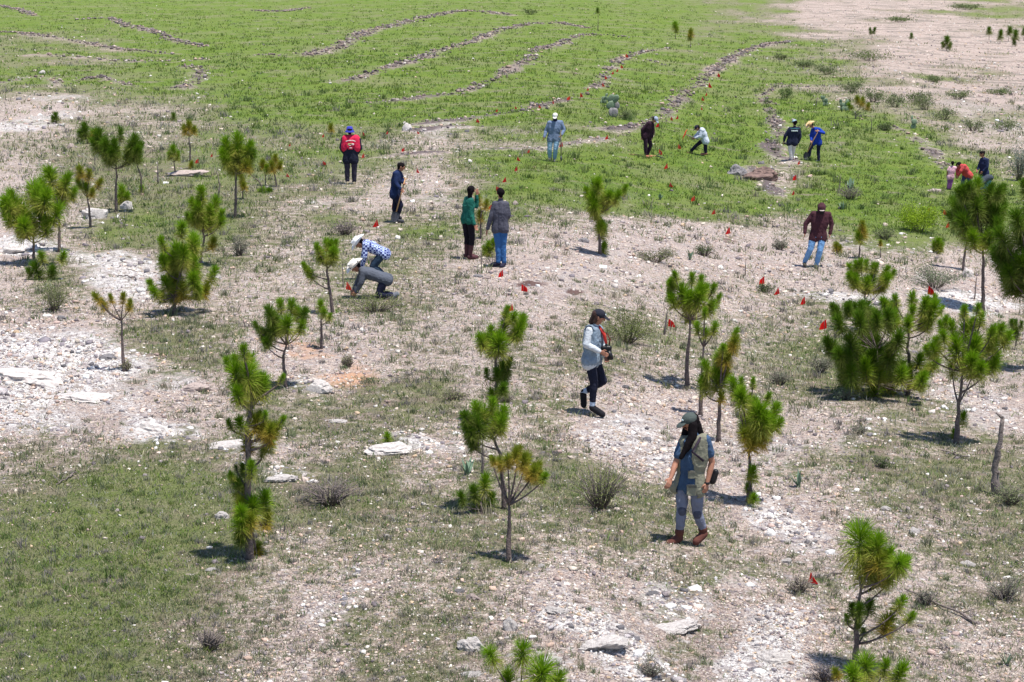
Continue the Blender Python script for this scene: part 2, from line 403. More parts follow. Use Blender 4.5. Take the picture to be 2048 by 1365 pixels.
def gravel():
    X, Y = scatter_px(300000, y0=-20, p=.85)
    g, v, p, bm, o = zones(X, Y)
    patch = .5+.5*fbm(X*.6, Y*.6, 12.2, 3)
    keep = rng.uniform(0, 1, len(X)) < np.clip((1.0-1.2*g)*.75*np.clip(patch*1.9-.45, .12, 1.3)+.06*p+.25*o, .015, 1)
    X, Y, p = X[keep], Y[keep], p[keep]
    Z = height(X, Y); s = project(X, Y, Z)[2]
    size = np.clip(np.exp(rng.normal(0, .5, len(X)))*4.5/s, .018, .24)
    me = stones_mesh('gravel', X, Y, Z, size, PAL_LIGHT, [.15,.15,.14,.11,.16,.05,.10,.14])
    tag(link('gravel', me, M_STONE), 'loose pale gravel and stones strewn over the bare ground', 'gravel', kind='stuff')
gravel()
def rubble():
    X, Y = scatter_px(110000, y0=60, p=.8)
    g, v, p, bm, o = zones(X, Y); patch = fbm(X*.8, Y*.8, 41., 3)
    kp = rng.uniform(0, 1, len(X)) < np.clip((.55*(p-.30)+.10*(p > .15))*np.clip(.6+2*patch, .1, 1.6)+.10*patch*(g < .45), 0, 1)
    X, Y = X[kp], Y[kp]; Z = height(X, Y); s = project(X, Y, Z)[2]
    size = np.clip(np.exp(rng.normal(0, .5, len(X)))*9/s, .05, .42)
    pal = np.array([(.72,.69,.66),(.80,.78,.76),(.60,.54,.50),(.42,.38,.38),(.62,.50,.43),(.24,.21,.23),(.16,.15,.16)])
    tag(link('rubble', stones_mesh('rubble', X, Y, Z-size*.08, size, pal), M_STONE), 'broken white rock rubble on the bare pale patches', 'rubble', kind='stuff')
rubble()
BL = ['upper dark stone row below the top edge left of centre','short dark stone row at the far left-centre slope','second long curved stone row across the green field',
 'third long curved stone row across the green field','flag-lined curved stone row behind the person in blue','pale stone row at the feet of the person in blue',
 'stone row rising behind the bending person in maroon','stone row above the person in white trousers','loose pale stones in front of the reddish boulder',
 'stone row ending beside the child in pink','topmost stone row at the upper left edge','angled stone row at the upper left','pale stone row on the left above a hooked row',
 'short hooked dark stone row at upper left','pale stones near the left edge above the dirt track','low stone row beside the person in the red vest','short stone row in the top left corner','short stone row at the top edge left of centre','faint stone patch in the upper left green field','faint stone row above the dirt track at left','bent stone row above the person in white trousers','faint stone line beside the flagged stone row top','heap of pale stones right of the blue bucket hat']
for (P, wd, h, k), lb in zip(BW, BL):
    L = [math.hypot(b[0]-a[0], b[1]-a[1]) for a, b in zip(P[:-1], P[1:])]
    n = int(min(2600, sum(L)*wd*(26 if Y0 else 0) if (Y0 := True) else 0))
    seg = rng.choice(len(L), n, p=np.array(L)/sum(L)); t = rng.uniform(0, 1, n)
    A = np.array(P)[seg]; B = np.array(P)[seg+1]; D = (B-A)/np.linalg.norm(B-A, axis=1)[:, None]
    off = rng.normal(0, .42, n)*wd
    Q = A+(B-A)*t[:, None]+np.stack([-D[:, 1], D[:, 0]], 1)*off[:, None]
    dens = bund_amt(Q[:, 0], Q[:, 1])[1]*(.55+.6*vn(Q[:, 0]*.5, Q[:, 1]*.5, 5.5)); kp = rng.uniform(0, 1, n) < dens
    Q = Q[kp]; Z = height(Q[:, 0], Q[:, 1]); s = project(Q[:, 0], Q[:, 1], Z)[2]
    size = np.clip(np.exp(rng.normal(0, .5, len(Q)))*4.4/s, .05, .36)
    pal = np.concatenate([PAL_DARK, PAL_LIGHT]); pr = np.array([1.3]*6+[.06,.15,.35,.1,.7,.12,.5,1.0] if k == 'd' else [.3]*6+[1.1]*8); pr = pr/pr.sum()
    tag(link('stone_row', stones_mesh('stone_row', Q[:, 0], Q[:, 1], Z+.03, size, pal, pr), M_STONE), lb, 'stone row', group='stone rows along the contours', kind='stuff')
def blades_mesh(name, X, Y, Z, hgt, wid, cols, nb, spread=.5, lean=.5):
    n = len(X); N = n*nb
    Xb = np.repeat(X, nb)+rng.normal(0, 1, N)*np.repeat(hgt, nb)*spread; Yb = np.repeat(Y, nb)+rng.normal(0, 1, N)*np.repeat(hgt, nb)*spread
    Zb = np.repeat(Z, nb)-.005; h = np.repeat(hgt, nb)*rng.uniform(.5, 1.2, N); wd = np.repeat(wid, nb)*rng.uniform(.7, 1.3, N)
    a = rng.uniform(0, 6.28, N); le = rng.uniform(0, lean, N)*h; b = rng.uniform(0, 6.28, N)
    B = np.stack([Xb, Yb, Zb], 1); S = np.stack([np.cos(a), np.sin(a), a*0], 1)*wd[:, None]*.5
    T = B+np.stack([np.cos(b)*le, np.sin(b)*le, h], 1); Mi = B+np.stack([np.cos(b)*le*.35, np.sin(b)*le*.35, h*.55], 1)
    V = np.stack([B-S, B+S, Mi+S*.8, Mi-S*.8, T], 1).reshape(-1, 3)
    k = np.arange(N)[:, None]*5
    F4 = np.concatenate([k+np.array([[0, 1, 2]]), k+np.array([[0, 2, 3]]), k+np.array([[3, 2, 4]])], 0)
    C = np.repeat(np.repeat(cols, nb, 0)*rng.uniform(.75, 1.25, (N, 1)), 5, 0)
    return mesh_np(name, V, F4, C)
def grass():
    X, Y = scatter_px(210000, p=.92)
    g, v, p, bm, o = zones(X, Y)
    patch = .5+.5*fbm(X*.7, Y*.7, 22.2, 3)
    kp = rng.uniform(0, 1, len(X)) < np.clip((g*1.15-.10)*(.45+patch)-.7*p-.6*bm, .02, 1)*.72
    X, Y, g, v = X[kp], Y[kp], g[kp], v[kp]
    Z = height(X, Y); s = project(X, Y, Z)[2]
    hg = np.clip(np.exp(rng.normal(0, .35, len(X)))*(4.6+2.2*(1-v))/s, .02, .20)
    wd = np.clip(1.5/s, .006, .05)
    dry = np.array([(.30,.28,.16),(.15,.19,.07),(.21,.21,.11),(.09,.15,.035),(.42,.38,.26),(.17,.16,.14),(.09,.15,.03),(.28,.28,.23)])
    lush = np.array([(.125,.205,.022),(.10,.175,.020),(.17,.245,.030),(.075,.13,.022),(.23,.26,.07),(.17,.195,.07),(.10,.16,.05)])
    tint = (.5+.5*fbm(X*.25, Y*.25, 31., 3))[:, None]
    cl = np.where((rng.uniform(0, 1, len(X)) < v)[:, None], lush[rng.integers(0, 7, len(X))], dry[rng.integers(0, 8, len(X))])
    cl = cl*(.65+.7*tint)
    tag(link('grass', blades_mesh('grass', X, Y, Z, hg, wd, cl, 5, .9, 1.5), M_BLADE), 'short green and straw coloured grass covering the slope', 'grass', kind='stuff')
grass()
# ------------------------------------------------------------------ tubes
def tube(bm, pts, rad, seg=7):
    rings = []; n = len(pts); pts = [Vector(p) for p in pts]
    for i, p in enumerate(pts):
        d = (pts[min(i+1, n-1)]-pts[max(i-1, 0)]).normalized()
        a = d.cross(Vector((0, 1, .13)));  a = a.normalized() if a.length > 1e-4 else Vector((1, 0, 0)); b = d.cross(a)
        rings.append([bm.verts.new(p+(a*math.cos(q*2*math.pi/seg)+b*math.sin(q*2*math.pi/seg))*rad[i]) for q in range(seg)])
    for r0, r1 in zip(rings[:-1], rings[1:]):
        for q in range(seg): bm.faces.new((r0[q], r0[(q+1) % seg], r1[(q+1) % seg], r1[q])).smooth = True
    bm.faces.new(rings[0][::-1]); bm.faces.new(rings[-1])
def bm_obj(name, bm, m, parent=None, loc=None):
    bmesh.ops.recalc_face_normals(bm, faces=bm.faces); me = bpy.data.meshes.new(name); bm.to_mesh(me); bm.free(); return link(name, me, m, parent, loc)
# ------------------------------------------------------------------ pine tufts
NC = {'g': ((.10,.225,.005), (.22,.38,.010), (.36,.36,.07)), 'y': ((.14,.21,.016), (.26,.30,.02), (.48,.34,.06)), 'd': ((.06,.145,.008), (.12,.22,.010), (.20,.23,.05))}
def tuft_mesh(kind, tone, seed):
    r = np.random.default_rng(seed); n = 620 if kind != 'c' else 520
    t = r.uniform(0, 1, n)**.8
    if kind == 'c': z0 = -.75+1.05*t; el = np.radians(2+62*t+r.normal(0, 11, n)); ln = r.uniform(.55, .78, n)*(1-.10*t)
    elif kind == 'b': z0 = -.45+.75*t; el = np.radians(-42+105*t+r.normal(0, 14, n)); ln = r.uniform(.72, 1.0, n)
    else: z0 = -.65+.9*t; el = np.radians(-12+80*t+r.normal(0, 13, n)); ln = r.uniform(.55, .98, n)
    az = r.uniform(0, 6.28, n)
    d = np.stack([np.cos(az)*np.cos(el), np.sin(az)*np.cos(el), np.sin(el)], 1)
    B = np.stack([d[:, 0]*.03, d[:, 1]*.03, z0], 1)
    w_ = .024 if kind != 'b' else .018
    sd = np.cross(d, r.normal(size=(n, 3))); sd /= np.linalg.norm(sd, axis=1)[:, None]; S = sd*w_*.5
    droop = np.stack([r.normal(0, .05, n), r.normal(0, .05, n), -(.08+.30*(1-t))*ln], 1)
    Mi = B+d*ln[:, None]*.55+droop*.15; T = B+d*ln[:, None]+droop
    V = np.stack([B-S*.8, B+S*.8, Mi+S, Mi-S, T], 1).reshape(-1, 3)
    k = np.arange(n)[:, None]*5
    Fc = np.concatenate([k+np.array([[0, 1, 2]]), k+np.array([[0, 2, 3]]), k+np.array([[3, 2, 4]])], 0)
    a, b, c = [np.array(q) for q in NC[tone]]
    m = r.uniform(0, 1, n)[:, None]; tt = np.clip(1.25*(1-t)+r.normal(0, .16, n), 0, 1)[:, None]
    cc = (a*(1-m)+b*m)*(1-tt**2)+c*(r.uniform(.6, 1.2, n)[:, None])*tt**2
    me = mesh_np('needle_tuft', V, Fc, np.repeat(cc, 5, 0)); me.materials.append(M_NEEDLE); return me
TM = {}
for k_ in 'cnb':
    for t_ in 'gyd': TM[k_+t_] = [tuft_mesh(k_, t_, 10*i+ord(k_)+ord(t_)) for i in range(5)]
def tune(r): return r
def pine(label, base, trunk, tufts, name='pine_tree', cat='pine tree', group='young pine trees on the slope', tr=None, depth=1.0):
    """base px; trunk = further trunk points px (bottom to top); tufts = (x, y, r px, flags)"""
    B, s, phi = ground_pt(*base)
    rd = random.Random(int(base[0]*13+base[1]))
    root = thing(name, label, cat, B, 0, group)
    cph, sph = math.cos(phi), math.sin(phi)
    def loc(x, y, dy=0.): return Vector(((x-base[0])/s, dy, max(-.05, ((base[1]-y)/s-dy*sph)/cph)))
    H = max(.1, (base[1]-min([t[1] for t in tufts]+[trunk[-1][1] if trunk else base[1]-20]))/s)
    xs = [t[0] for t in tufts]; halfw = max(.05, (max(xs)-min(xs))/2/s) if tufts else .1
    tp = [Vector((0, 0, -.05))]+[loc(x, y, rd.uniform(-.03, .03)) for x, y in trunk]
    r0 = tr if tr else .018+.014*H
    fin = []
    for i in range(len(tp)-1):
        for q in range(4):
            p = tp[i].lerp(tp[i+1], q/4); fin.append(p+Vector((rd.uniform(-1, 1), rd.uniform(-1, 1), 0))*r0*.28*(1 if i+q else 0))
    fin.append(tp[-1]); n = len(fin)
    bm = bmesh.new(); tube(bm, fin, [r0*(1.18 if i == 0 else 1)*(1-.62*i/(n-1))*(1+rd.uniform(-.1, .12)) for i in range(n)], 8)
    for q in range(int(H*5)):   # dead stubs
        p = fin[rd.randrange(n)]; a = rd.uniform(0, 6.28); l = rd.uniform(.03, .08)
        tube(bm, [p, p+Vector((math.cos(a)*l, math.sin(a)*l, l*.5))], [.008, .004], 4)
    bm_obj('trunk', bm, M_BARK, root)
    cx = sum(xs)/len(xs) if xs else base[0]
    if len(tufts) >= 7:
        ex = []
        for q in range(int(len(tufts)*.75)):
            a_ = rd.choice(tufts); near = sorted(tufts, key=lambda t: (t[0]-a_[0])**2+(t[1]-a_[1])**2)[1:4]; b_ = rd.choice(near); u_ = rd.uniform(.25, .75)
            ex.append((a_[0]*(1-u_)+b_[0]*u_, a_[1]*(1-u_)+b_[1]*u_+a_[2]*rd.uniform(.1, .5), (a_[2]+b_[2])*.47, (a_[3] if len(a_) > 3 else 'n').replace('c', '').replace('b', '')+'nx'))
        tufts = list(tufts)+ex
    bb = bmesh.new(); any_b = False
    top = fin[-1]
    for (x, y, r, *fl) in tufts:
        fl = fl[0] if fl else 'ng'
        R = r*(1.38 if 'b' not in fl else 1.15)/s
        ex = (x-cx)/s; span = max(halfw, .12)
        dmax = math.sqrt(max(.0, 1-(min(1, abs(ex)/span*.85))**2))*span*.85
        dy = rd.uniform(-1, 1)*dmax*depth
        c = loc(x, y, dy)
        out = Vector((c.x-top.x, c.y-top.y, 0)); tilt = min(.62, out.length/max(.3, span)*.42)*(1 if r > 5 else .3)
        ax = (Vector((0, 0, 1))+(out.normalized()*tilt if out.length > .02 else Vector((0, 0, 0)))).normalized()
        tb = c-ax*R*.7
        kind = 'c' if 'c' in fl else 'b' if 'b' in fl else 'n'; tone = 'y' if 'y' in fl else 'd' if 'd' in fl else 'g'
        o = link('needle_tuft', TM[kind+tone][rd.randrange(5)], None, root)
        o.location = c; o.scale = (R*rd.uniform(.85, 1.12), R*rd.uniform(.85, 1.12), R*rd.uniform(.9, 1.2)); o.rotation_mode = 'QUATERNION'
        from mathutils import Quaternion
        o.rotation_quaternion = ax.to_track_quat('Z', 'Y') @ Quaternion((0, 0, 1), rd.uniform(0, 6.28))
        # branch
        hz = math.hypot(tb.x-top.x, tb.y-top.y)
        zt = min(tb.z-.55*hz, top.z); zt = max(zt, min(top.z, max(.06, top.z*.3)))
        i = min(range(n), key=lambda q: abs(fin[q].z-zt)); a = fin[i]
        if (tb-a).length > .03 and 'x' not in fl:
            m = a.lerp(tb, .55)+Vector((0, 0, -.16*hz)) + Vector((rd.uniform(-.02, .02), rd.uniform(-.02, .02), 0))
            pts = [(a*(1-t)**2+m*2*t*(1-t)+tb*t*t) for t in (0, .25, .5, .75, 1)]+[c+ax*R*.25]
            rr = r0*.40
            tube(bb, pts, [rr, rr*.85, rr*.72, rr*.6, rr*.55, rr*.35], 6); any_b = True
    if any_b: bm_obj('branches', bb, M_BARK, root)
    else: bb.free()
    return root
T = [
 ('bushy pine at the left edge with forked trunk and broad crown',(68,530),[(68,505),(70,480),(72,450)],[(30,400,22),(65,385,27),(100,400,25),(20,425,20),(45,430,27),(85,430,29),(118,430,22),(60,455,22),(98,455,22),(28,442,17)]),
 ('pine directly behind the left edge pine, crown touching it',(118,505),[(120,460),(120,410)],[(105,355,24),(138,365,20),(95,375,19),(125,385,23),(150,388,15),(115,398,20)]),
 ('thin pine with sparse light tufts beside a white boulder',(181,455),[(180,420),(177,395)],[(168,345,13,'y'),(185,350,14,'cy'),(203,367,13,'cy'),(162,367,12),(176,376,13),(190,386,10,'y')]),
 ('tall slender pine with dark spreading crown at upper left',(232,425),[(234,380),(237,325)],[(241,268,17,'cd'),(207,278,19,'d'),(198,293,15,'d'),(225,298,20,'d'),(270,287,19,'d'),(281,297,15,'cd'),(260,312,18,'d'),(240,298,18,'d'),(222,318,15,'d'),(276,312,14,'d')]),
 ('crooked small pine just right of the tall slender pine',(283,390),[(284,355),(276,328)],[(272,310,12,'d'),(282,320,9,'d'),(283,378,8)]),
 ('tiny pine seedling beside the round grey boulder',(246,410),[(247,395)],[(244,386,15),(254,394,12),(240,398,10)]),
 ('little pine behind the low pink stone slab',(350,352),[(350,335),(348,315)],[(349,302,12),(341,312,9),(357,312,9)]),
 ('small yellowish topped pine with bare stem at upper left',(382,338),[(381,300),(380,272)],[(380,252,11,'y'),(371,260,10,'y'),(390,261,10,'y'),(384,331,9,'y')]),
 ('round headed pine with straight trunk left of the person in the red vest',(471,437),[(473,390),(475,335)],[(478,288,24),(458,294,18),(500,300,18),(453,312,15),(480,314,24),(505,315,16,'d'),(496,332,15,'y'),(465,325,16)]),
 ('small pine with a bent bare stem beside the round headed pine',(527,385),[(520,365),(503,350)],[(498,333,12,'y'),(522,385,13),(535,387,14,'d')]),
 ('little yellow green pine at the right of the upper left group',(553,374),[(551,355),(548,342)],[(551,318,12,'cy'),(545,333,11,'y'),(560,331,11,'y')]),
 ('little pine squeezed between the round headed pine and the yellow green one',(532,372),[(531,355)],[(527,328,11,'y'),(535,338,10)]),
 ('bright lime green single tuft pine under the round headed pine',(486,398),[(486,382)],[(485,360,12,'cy'),(489,372,10,'y')]),
 ('pine with crooked dark trunk behind the full low pine',(400,532),[(404,505),(410,482),(409,465)],[(410,390,18,'c'),(390,410,16),(430,410,18),(400,430,16),(446,430,16,'c'),(422,446,20),(380,436,12),(446,446,13),(427,487,13,'y')]),
 ('full low bright pine branching from the ground, left of centre',(348,628),[(350,600),(362,560),(370,510)],[(375,462,21,'c'),(334,488,18,'c'),(360,512,25),(334,527,19),(385,488,21),(350,543,21),(386,530,19),(303,570,17,'c'),(335,568,18),(392,562,21),(426,548,18,'c'),(317,587,15),(370,582,21,'y'),(345,588,18),(412,580,15,'y'),(376,512,20),(402,585,14)]),
 ('sparse yellow tufted pine with tall bare trunk on the left',(248,742),[(247,700),(246,642)],[(200,597,12,'y'),(228,598,10,'y'),(255,597,13,'cy'),(210,610,13,'y'),(263,612,12,'y')]),
 ('slim pine with one low side branch behind the crouching pair',(667,628),[(662,590),(656,550),(655,525)],[(654,488,13,'c'),(672,490,13,'c'),(640,498,12,'c'),(645,515,16),(668,516,16),(612,534,12,'c'),(622,549,13),(668,630,10)]),
 ('tiny pine with single tuft left of the slim side branched pine',(643,698),[(643,660),(643,640)],[(643,612,12),(650,626,11),(660,634,9)]),
 ('wide forked pine in the left middle, several stems from one base',(572,775),[(570,745),(568,718),(575,690)],[(562,612,16,'c'),(585,614,18,'c'),(545,630,18,'d'),(610,630,17,'d'),(519,656,15,'cd'),(530,672,14,'d'),(555,650,22,'d'),(580,652,23),(606,655,17),(538,687,15,'d')]),
 ('tall multi tiered pine in left foreground with brown skirt at its foot',(497,1118),[(500,1060),(499,1000),(500,920),(502,860),(512,810),(506,770)],[(504,718,17,'c'),(468,738,15,'c'),(506,765,36,'b'),(572,765,13,'c'),(503,822,14,'c'),(537,838,12,'c'),(470,855,14,'c'),(570,848,14,'c'),(518,852,22,'y'),(552,872,20,'y'),(525,907,18,'b'),(474,938,9,'cd'),(466,960,14,'c'),(482,985,22,'y'),(527,1005,24),(488,1052,23),(532,1040,20,'yd'),(484,1080,17,'d'),(512,1100,16,'y'),(508,1015,24),(490,1030,20),(498,892,20,'y'),(510,942,18),(490,800,20),(485,760,24),(530,780,24)]),
 ('dense round pine crown above twin stems, centre foreground',(1008,1018),[(1006,965),(1000,910),(984,872)],[(933,838,18,'d'),(955,822,20),(985,815,20,'c'),(1006,832,21),(968,842,36,'b'),(940,865,21,'d'),(998,852,20),(948,890,14,'d')]),
 ('tall dark pine in the centre, standing behind the dense round crown',(994,842),[(994,800),(993,750),(992,705)],[(984,672,22,'c'),(1010,650,26,'c'),(1042,642,18),(1014,624,14,'c'),(963,684,17),(1034,668,19),(998,692,26),(1003,742,20,'d'),(1017,733,17,'d'),(974,748,13,'cd'),(984,790,16),(1006,780,15,'d')]),
 ('yellowing pine with forked grey trunk in the centre foreground',(1019,1125),[(1018,1070),(1018,1012)],[(1038,905,16,'cy'),(1052,928,19,'y'),(1016,926,17,'y'),(1075,938,17,'y'),(1088,958,14),(1000,930,14,'y'),(1060,952,15,'y'),(984,922,10,'cy')]),
 ('low dark pine clump left of the yellowing pine trunk',(962,1028),[(962,1005)],[(970,968,20),(948,985,19,'d'),(924,997,16,'d'),(982,1000,17,'d'),(955,1010,14,'d')]),
 ('upright candled pine with tall bare trunk behind the person with the camera',(1374,776),[(1374,720),(1378,640)],[(1345,556,15,'c'),(1380,560,15,'c'),(1400,562,13,'c'),(1420,582,15,'c'),(1434,600,14,'c'),(1360,592,22),(1390,600,26),(1340,604,17),(1415,618,18),(1380,625,20),(1335,575,11,'c')]),
 ('small pine whose tuft touches the upright candled pine crown',(1400,832),[(1402,780),(1405,695)],[(1405,630,13,'c'),(1393,658,13),(1426,658,14),(1409,668,13)]),
 ('leafy pine between the candled pine and the pine beside the khaki vest',(1437,884),[(1437,830),(1438,780)],[(1466,672,16,'c'),(1460,698,17,'y'),(1440,700,14,'c'),(1410,738,17),(1436,728,21,'c'),(1430,760,24),(1405,775,19),(1452,745,15,'y'),(1440,795,12,'y')]),
 ('pine with broad drooping crown right beside the person in khaki vest',(1500,1005),[(1498,950),(1494,892)],[(1481,768,15,'c'),(1464,778,20),(1502,768,12,'c'),(1476,802,22),(1510,832,27),(1546,826,21),(1490,852,28,'b'),(1530,852,22),(1552,850,16),(1482,872,24,'by'),(1520,872,26,'by'),(1500,800,12,'cy'),(1530,798,13,'c'),(1494,975,11),(1504,998,14)]),
 ('airy pine in front of the big dark bush, trunk slightly bent',(1815,792),[(1821,745),(1811,700),(1814,655)],[(1826,598,19,'c'),(1822,625,18,'c'),(1790,620,21,'c'),(1760,612,17),(1745,636,21),(1772,642,20),(1852,622,21),(1866,598,13,'c'),(1876,622,12,'c'),(1846,646,18),(1800,652,18),(1786,600,13,'c')]),
 ('broad spreading pine at right with straight dark trunk and clear shadow',(1912,888),[(1913,830),(1918,745)],[(1915,625,15,'c'),(1935,624,15,'c'),(1956,640,17,'c'),(1876,655,16,'c'),(1895,660,20,'c'),(1930,662,24),(1962,672,19,'c'),(1865,690,17),(1900,700,29),(1940,700,29),(1976,690,21,'c'),(1990,660,15,'c'),(2002,682,17),(1850,706,15),(1986,722,21),(1952,736,21),(1912,738,20,'b'),(1918,868,10)]),
 ('pine crown standing up behind the big dark bush',(1727,665),[(1727,630),(1728,590)],[(1699,537,15,'c'),(1717,530,13,'c'),(1734,530,13,'c'),(1750,536,12,'c'),(1770,545,15,'c'),(1783,548,12,'c'),(1710,560,19),(1742,566,19),(1766,572,15),(1695,556,13)]),
 ('large dense dark green bush pine reaching the ground at right',(1755,795),[(1755,760),(1750,700)],[(1664,618,15,'cd'),(1688,622,15,'cd'),(1705,612,14,'cd'),(1726,616,15,'cd'),(1672,650,22,'d'),(1702,650,24,'d'),(1736,652,24,'d'),(1660,690,20,'d'),(1690,690,25,'d'),(1722,702,26,'d'),(1752,690,26,'d'),(1780,682,24,'d'),(1690,738,24),(1722,742,25),(1752,748,25),(1782,744,24),(1812,738,20),(1842,722,20),(1858,742,18),(1830,762,20),(1738,722,24,'d'),(1766,716,24,'d'),(1792,772,20),(1700,716,24,'d'),(1672,720,20,'d'),(1690,766,20,'d'),(1718,776,20),(1748,782,20),(1778,786,18),(1842,762,20),(1868,728,18),(1730,620,18,'d'),(1760,640,22,'d'),(1785,650,20,'d')]),
 ('tallest pine at right, long bare trunk under a wide dark crown',(1966,622),[(1963,560),(1960,490)],[(1905,392,18,'cd'),(1925,380,19,'cd'),(1950,374,21,'c'),(1972,386,17,'d'),(1996,386,17,'cd'),(1912,420,22,'d'),(1940,415,26,'d'),(1970,420,26,'d'),(1992,426,19,'d'),(1915,450,23,'d'),(1946,456,26,'d'),(1976,458,23,'d'),(1932,482,22),(1966,484,23)]),
 ('pine mostly hidden behind the tallest pine crown, thin trunk showing',(1925,542),[(1928,510),(1932,480)],[(1902,408,16,'d'),(1904,440,18,'d'),(1926,465,17,'d'),(1945,440,18,'d')]),
 ('huge dark pine cut off by the right edge',(2078,742),[(2072,680),(2066,580)],[(2030,382,18,'cd'),(2046,420,27,'d'),(2012,450,25,'d'),(1986,482,25,'d'),(2030,482,30,'d'),(1990,520,27,'d'),(2020,520,30,'d'),(2046,540,32,'d'),(2030,566,28,'d'),(2056,470,32,'d'),(2048,590,24,'d'),(2004,550,22,'d'),(2080,500,34,'d'),(2090,560,34,'d'),(2080,430,30,'d'),(2070,390,26,'cd')]),
 ('twin stemmed upright pine right of the couple',(1200,508),[(1198,460),(1195,430)],[(1188,376,18,'c'),(1173,386,13,'c'),(1197,366,13,'c'),(1216,394,14),(1232,396,14),(1247,380,13,'c'),(1185,406,19),(1207,402,17),(1190,430,12),(1206,462,17),(1208,497,13)]),
 ('tiny far pine near the top edge right of centre',(1351,78),[(1351,66)],[(1350,52,9),(1353,60,7)]),
 ('tiny far pine just right of and below its neighbour near the top edge',(1381,96),[(1381,82)],[(1381,66,9,'y'),(1379,75,7)]),
 ('thin far pine at the top edge above the curved stone rows',(1196,62),[(1196,34)],[(1195,22,6,'d')]),
 ('small dark far pine on the pale slope at upper right',(1893,102),[(1893,95)],[(1893,82,10,'d'),(1886,90,7,'d'),(1899,92,7,'d')]),
 ('far pine leftmost of the row at the upper right corner',(1978,80),[(1978,72)],[(1977,62,8,'d')]),
 ('far pine second from left of the row at the upper right corner',(2000,88),[(2000,80)],[(2000,70,9,'d')]),
 ('far pine in the middle of the row at the upper right corner',(2017,84),[(2017,76)],[(2018,63,9,'d')]),
 ('far pine second from right of the row at the upper right corner',(2030,94),[(2030,84)],[(2030,70,9,'d'),(2028,84,6,'d')]),
 ('far pine rightmost of the row, cut by the upper right edge',(2047,82),[(2047,74)],[(2047,64,8,'d')]),
 ('far twin tufted pine on the pale slope below the top edge',(1744,78),[(1744,70)],[(1740,62,7,'cd'),(1748,61,7,'cd')]),
 ('far single pine between the twin tufted one and the dark one',(1822,84),[(1822,80)],[(1822,72,7,'cd')]),
 ('small yellowish pine right of the person in brown hoodie',(1718,518),[(1719,495),(1721,478)],[(1722,452,13,'cy'),(1725,466,14,'y'),(1716,474,12)]),
 ('thin single tufted seedling beside the small yellowish pine',(1761,518),[(1760,500)],[(1759,486,8,'cy')]),
 ('squat yellow green seedling by the hooded person right hand',(1674,508),[(1674,500)],[(1673,493,11,'y'),(1680,498,8,'y')]),
 ('squat green seedling left of the tallest pine trunk',(1875,508),[(1875,500)],[(1875,487,14,'c'),(1869,494,11),(1881,494,11)]),
 ('foreground pine with big round needle ball at lower right',(1708,1345),[(1710,1290),(1711,1230),(1716,1180)],[(1716,1092,48,'b'),(1745,1100,28),(1778,1138,30,'b'),(1800,1130,20,'c'),(1752,1152,22,'y'),(1770,1165,18),(1802,1208,21,'c'),(1812,1238,16,'c'),(1776,1248,25,'y'),(1740,1215,20,'d'),(1702,1222,15,'d'),(1690,1240,13,'cd'),(1725,1265,10,'d')]),
 ('bright foreground pine cut by the bottom edge at lower right',(1740,1420),[(1740,1390)],[(1732,1340,40,'b'),(1698,1356,28),(1792,1350,28,'c'),(1764,1336,20,'c'),(1668,1350,14,'y')]),
 ('bright pine tufts cut by the bottom edge in the centre',(1040,1440),[(1040,1400)],[(984,1318,30,'b'),(1045,1312,32,'b'),(1080,1356,46,'b'),(1016,1362,26),(1112,1366,26)]),
 ('tiny green seedling growing on the pale rock outcrop',(775,893),[(775,888)],[(775,878,14)]),
 ('low pine shoots under the left edge pine',(98,560),[(98,545)],[(88,514,14),(128,514,13),(76,540,17,'d'),(105,545,15,'d'),(62,545,12,'d')]),
 ('small bushy seedling at far left beyond the tall slender pine',(347,243),[(347,240)],[(347,234,9,'d')]),
 ('round dark seedling near the pale track at left',(113,246),[(113,240)],[(112,234,11,'d'),(106,238,7,'d')]),
 ('bushy young pine left of the tall slender pine crown',(175,288),[(175,280)],[(172,262,16,'d'),(163,270,12,'d'),(184,272,12),(190,266,9,'y')]),
 ('small seedling left of the blue bucket hat',(662,268),[(662,262)],[(662,256,10,'y')]),
 ('thin yellow green sapling growing between the couple',(962,478),[(961,445),(963,425)],[(957,400,12,'cy'),(973,409,11,'cy'),(960,432,12,'y')]),
 ('green seedling by the feet of the person in blue jeans',(980,515),[(979,508)],[(978,497,15),(988,487,12,'c'),(970,503,11)]),
 ('dark seedling between the broad pine and the right edge',(2031,700),[(2031,675)],[(2030,652,14,'cd'),(2022,646,10,'cd'),(2040,650,10,'cd'),(2031,668,12,'d')]),
 ('small far sapling with forked stem on the green slope right of the straw hat',(1710,238),[(1712,225),(1722,215)],[(1712,200,9,'y'),(1725,204,9,'y'),(1736,213,8,'y'),(1698,212,7)]),
]
for a in T: pine(*a)
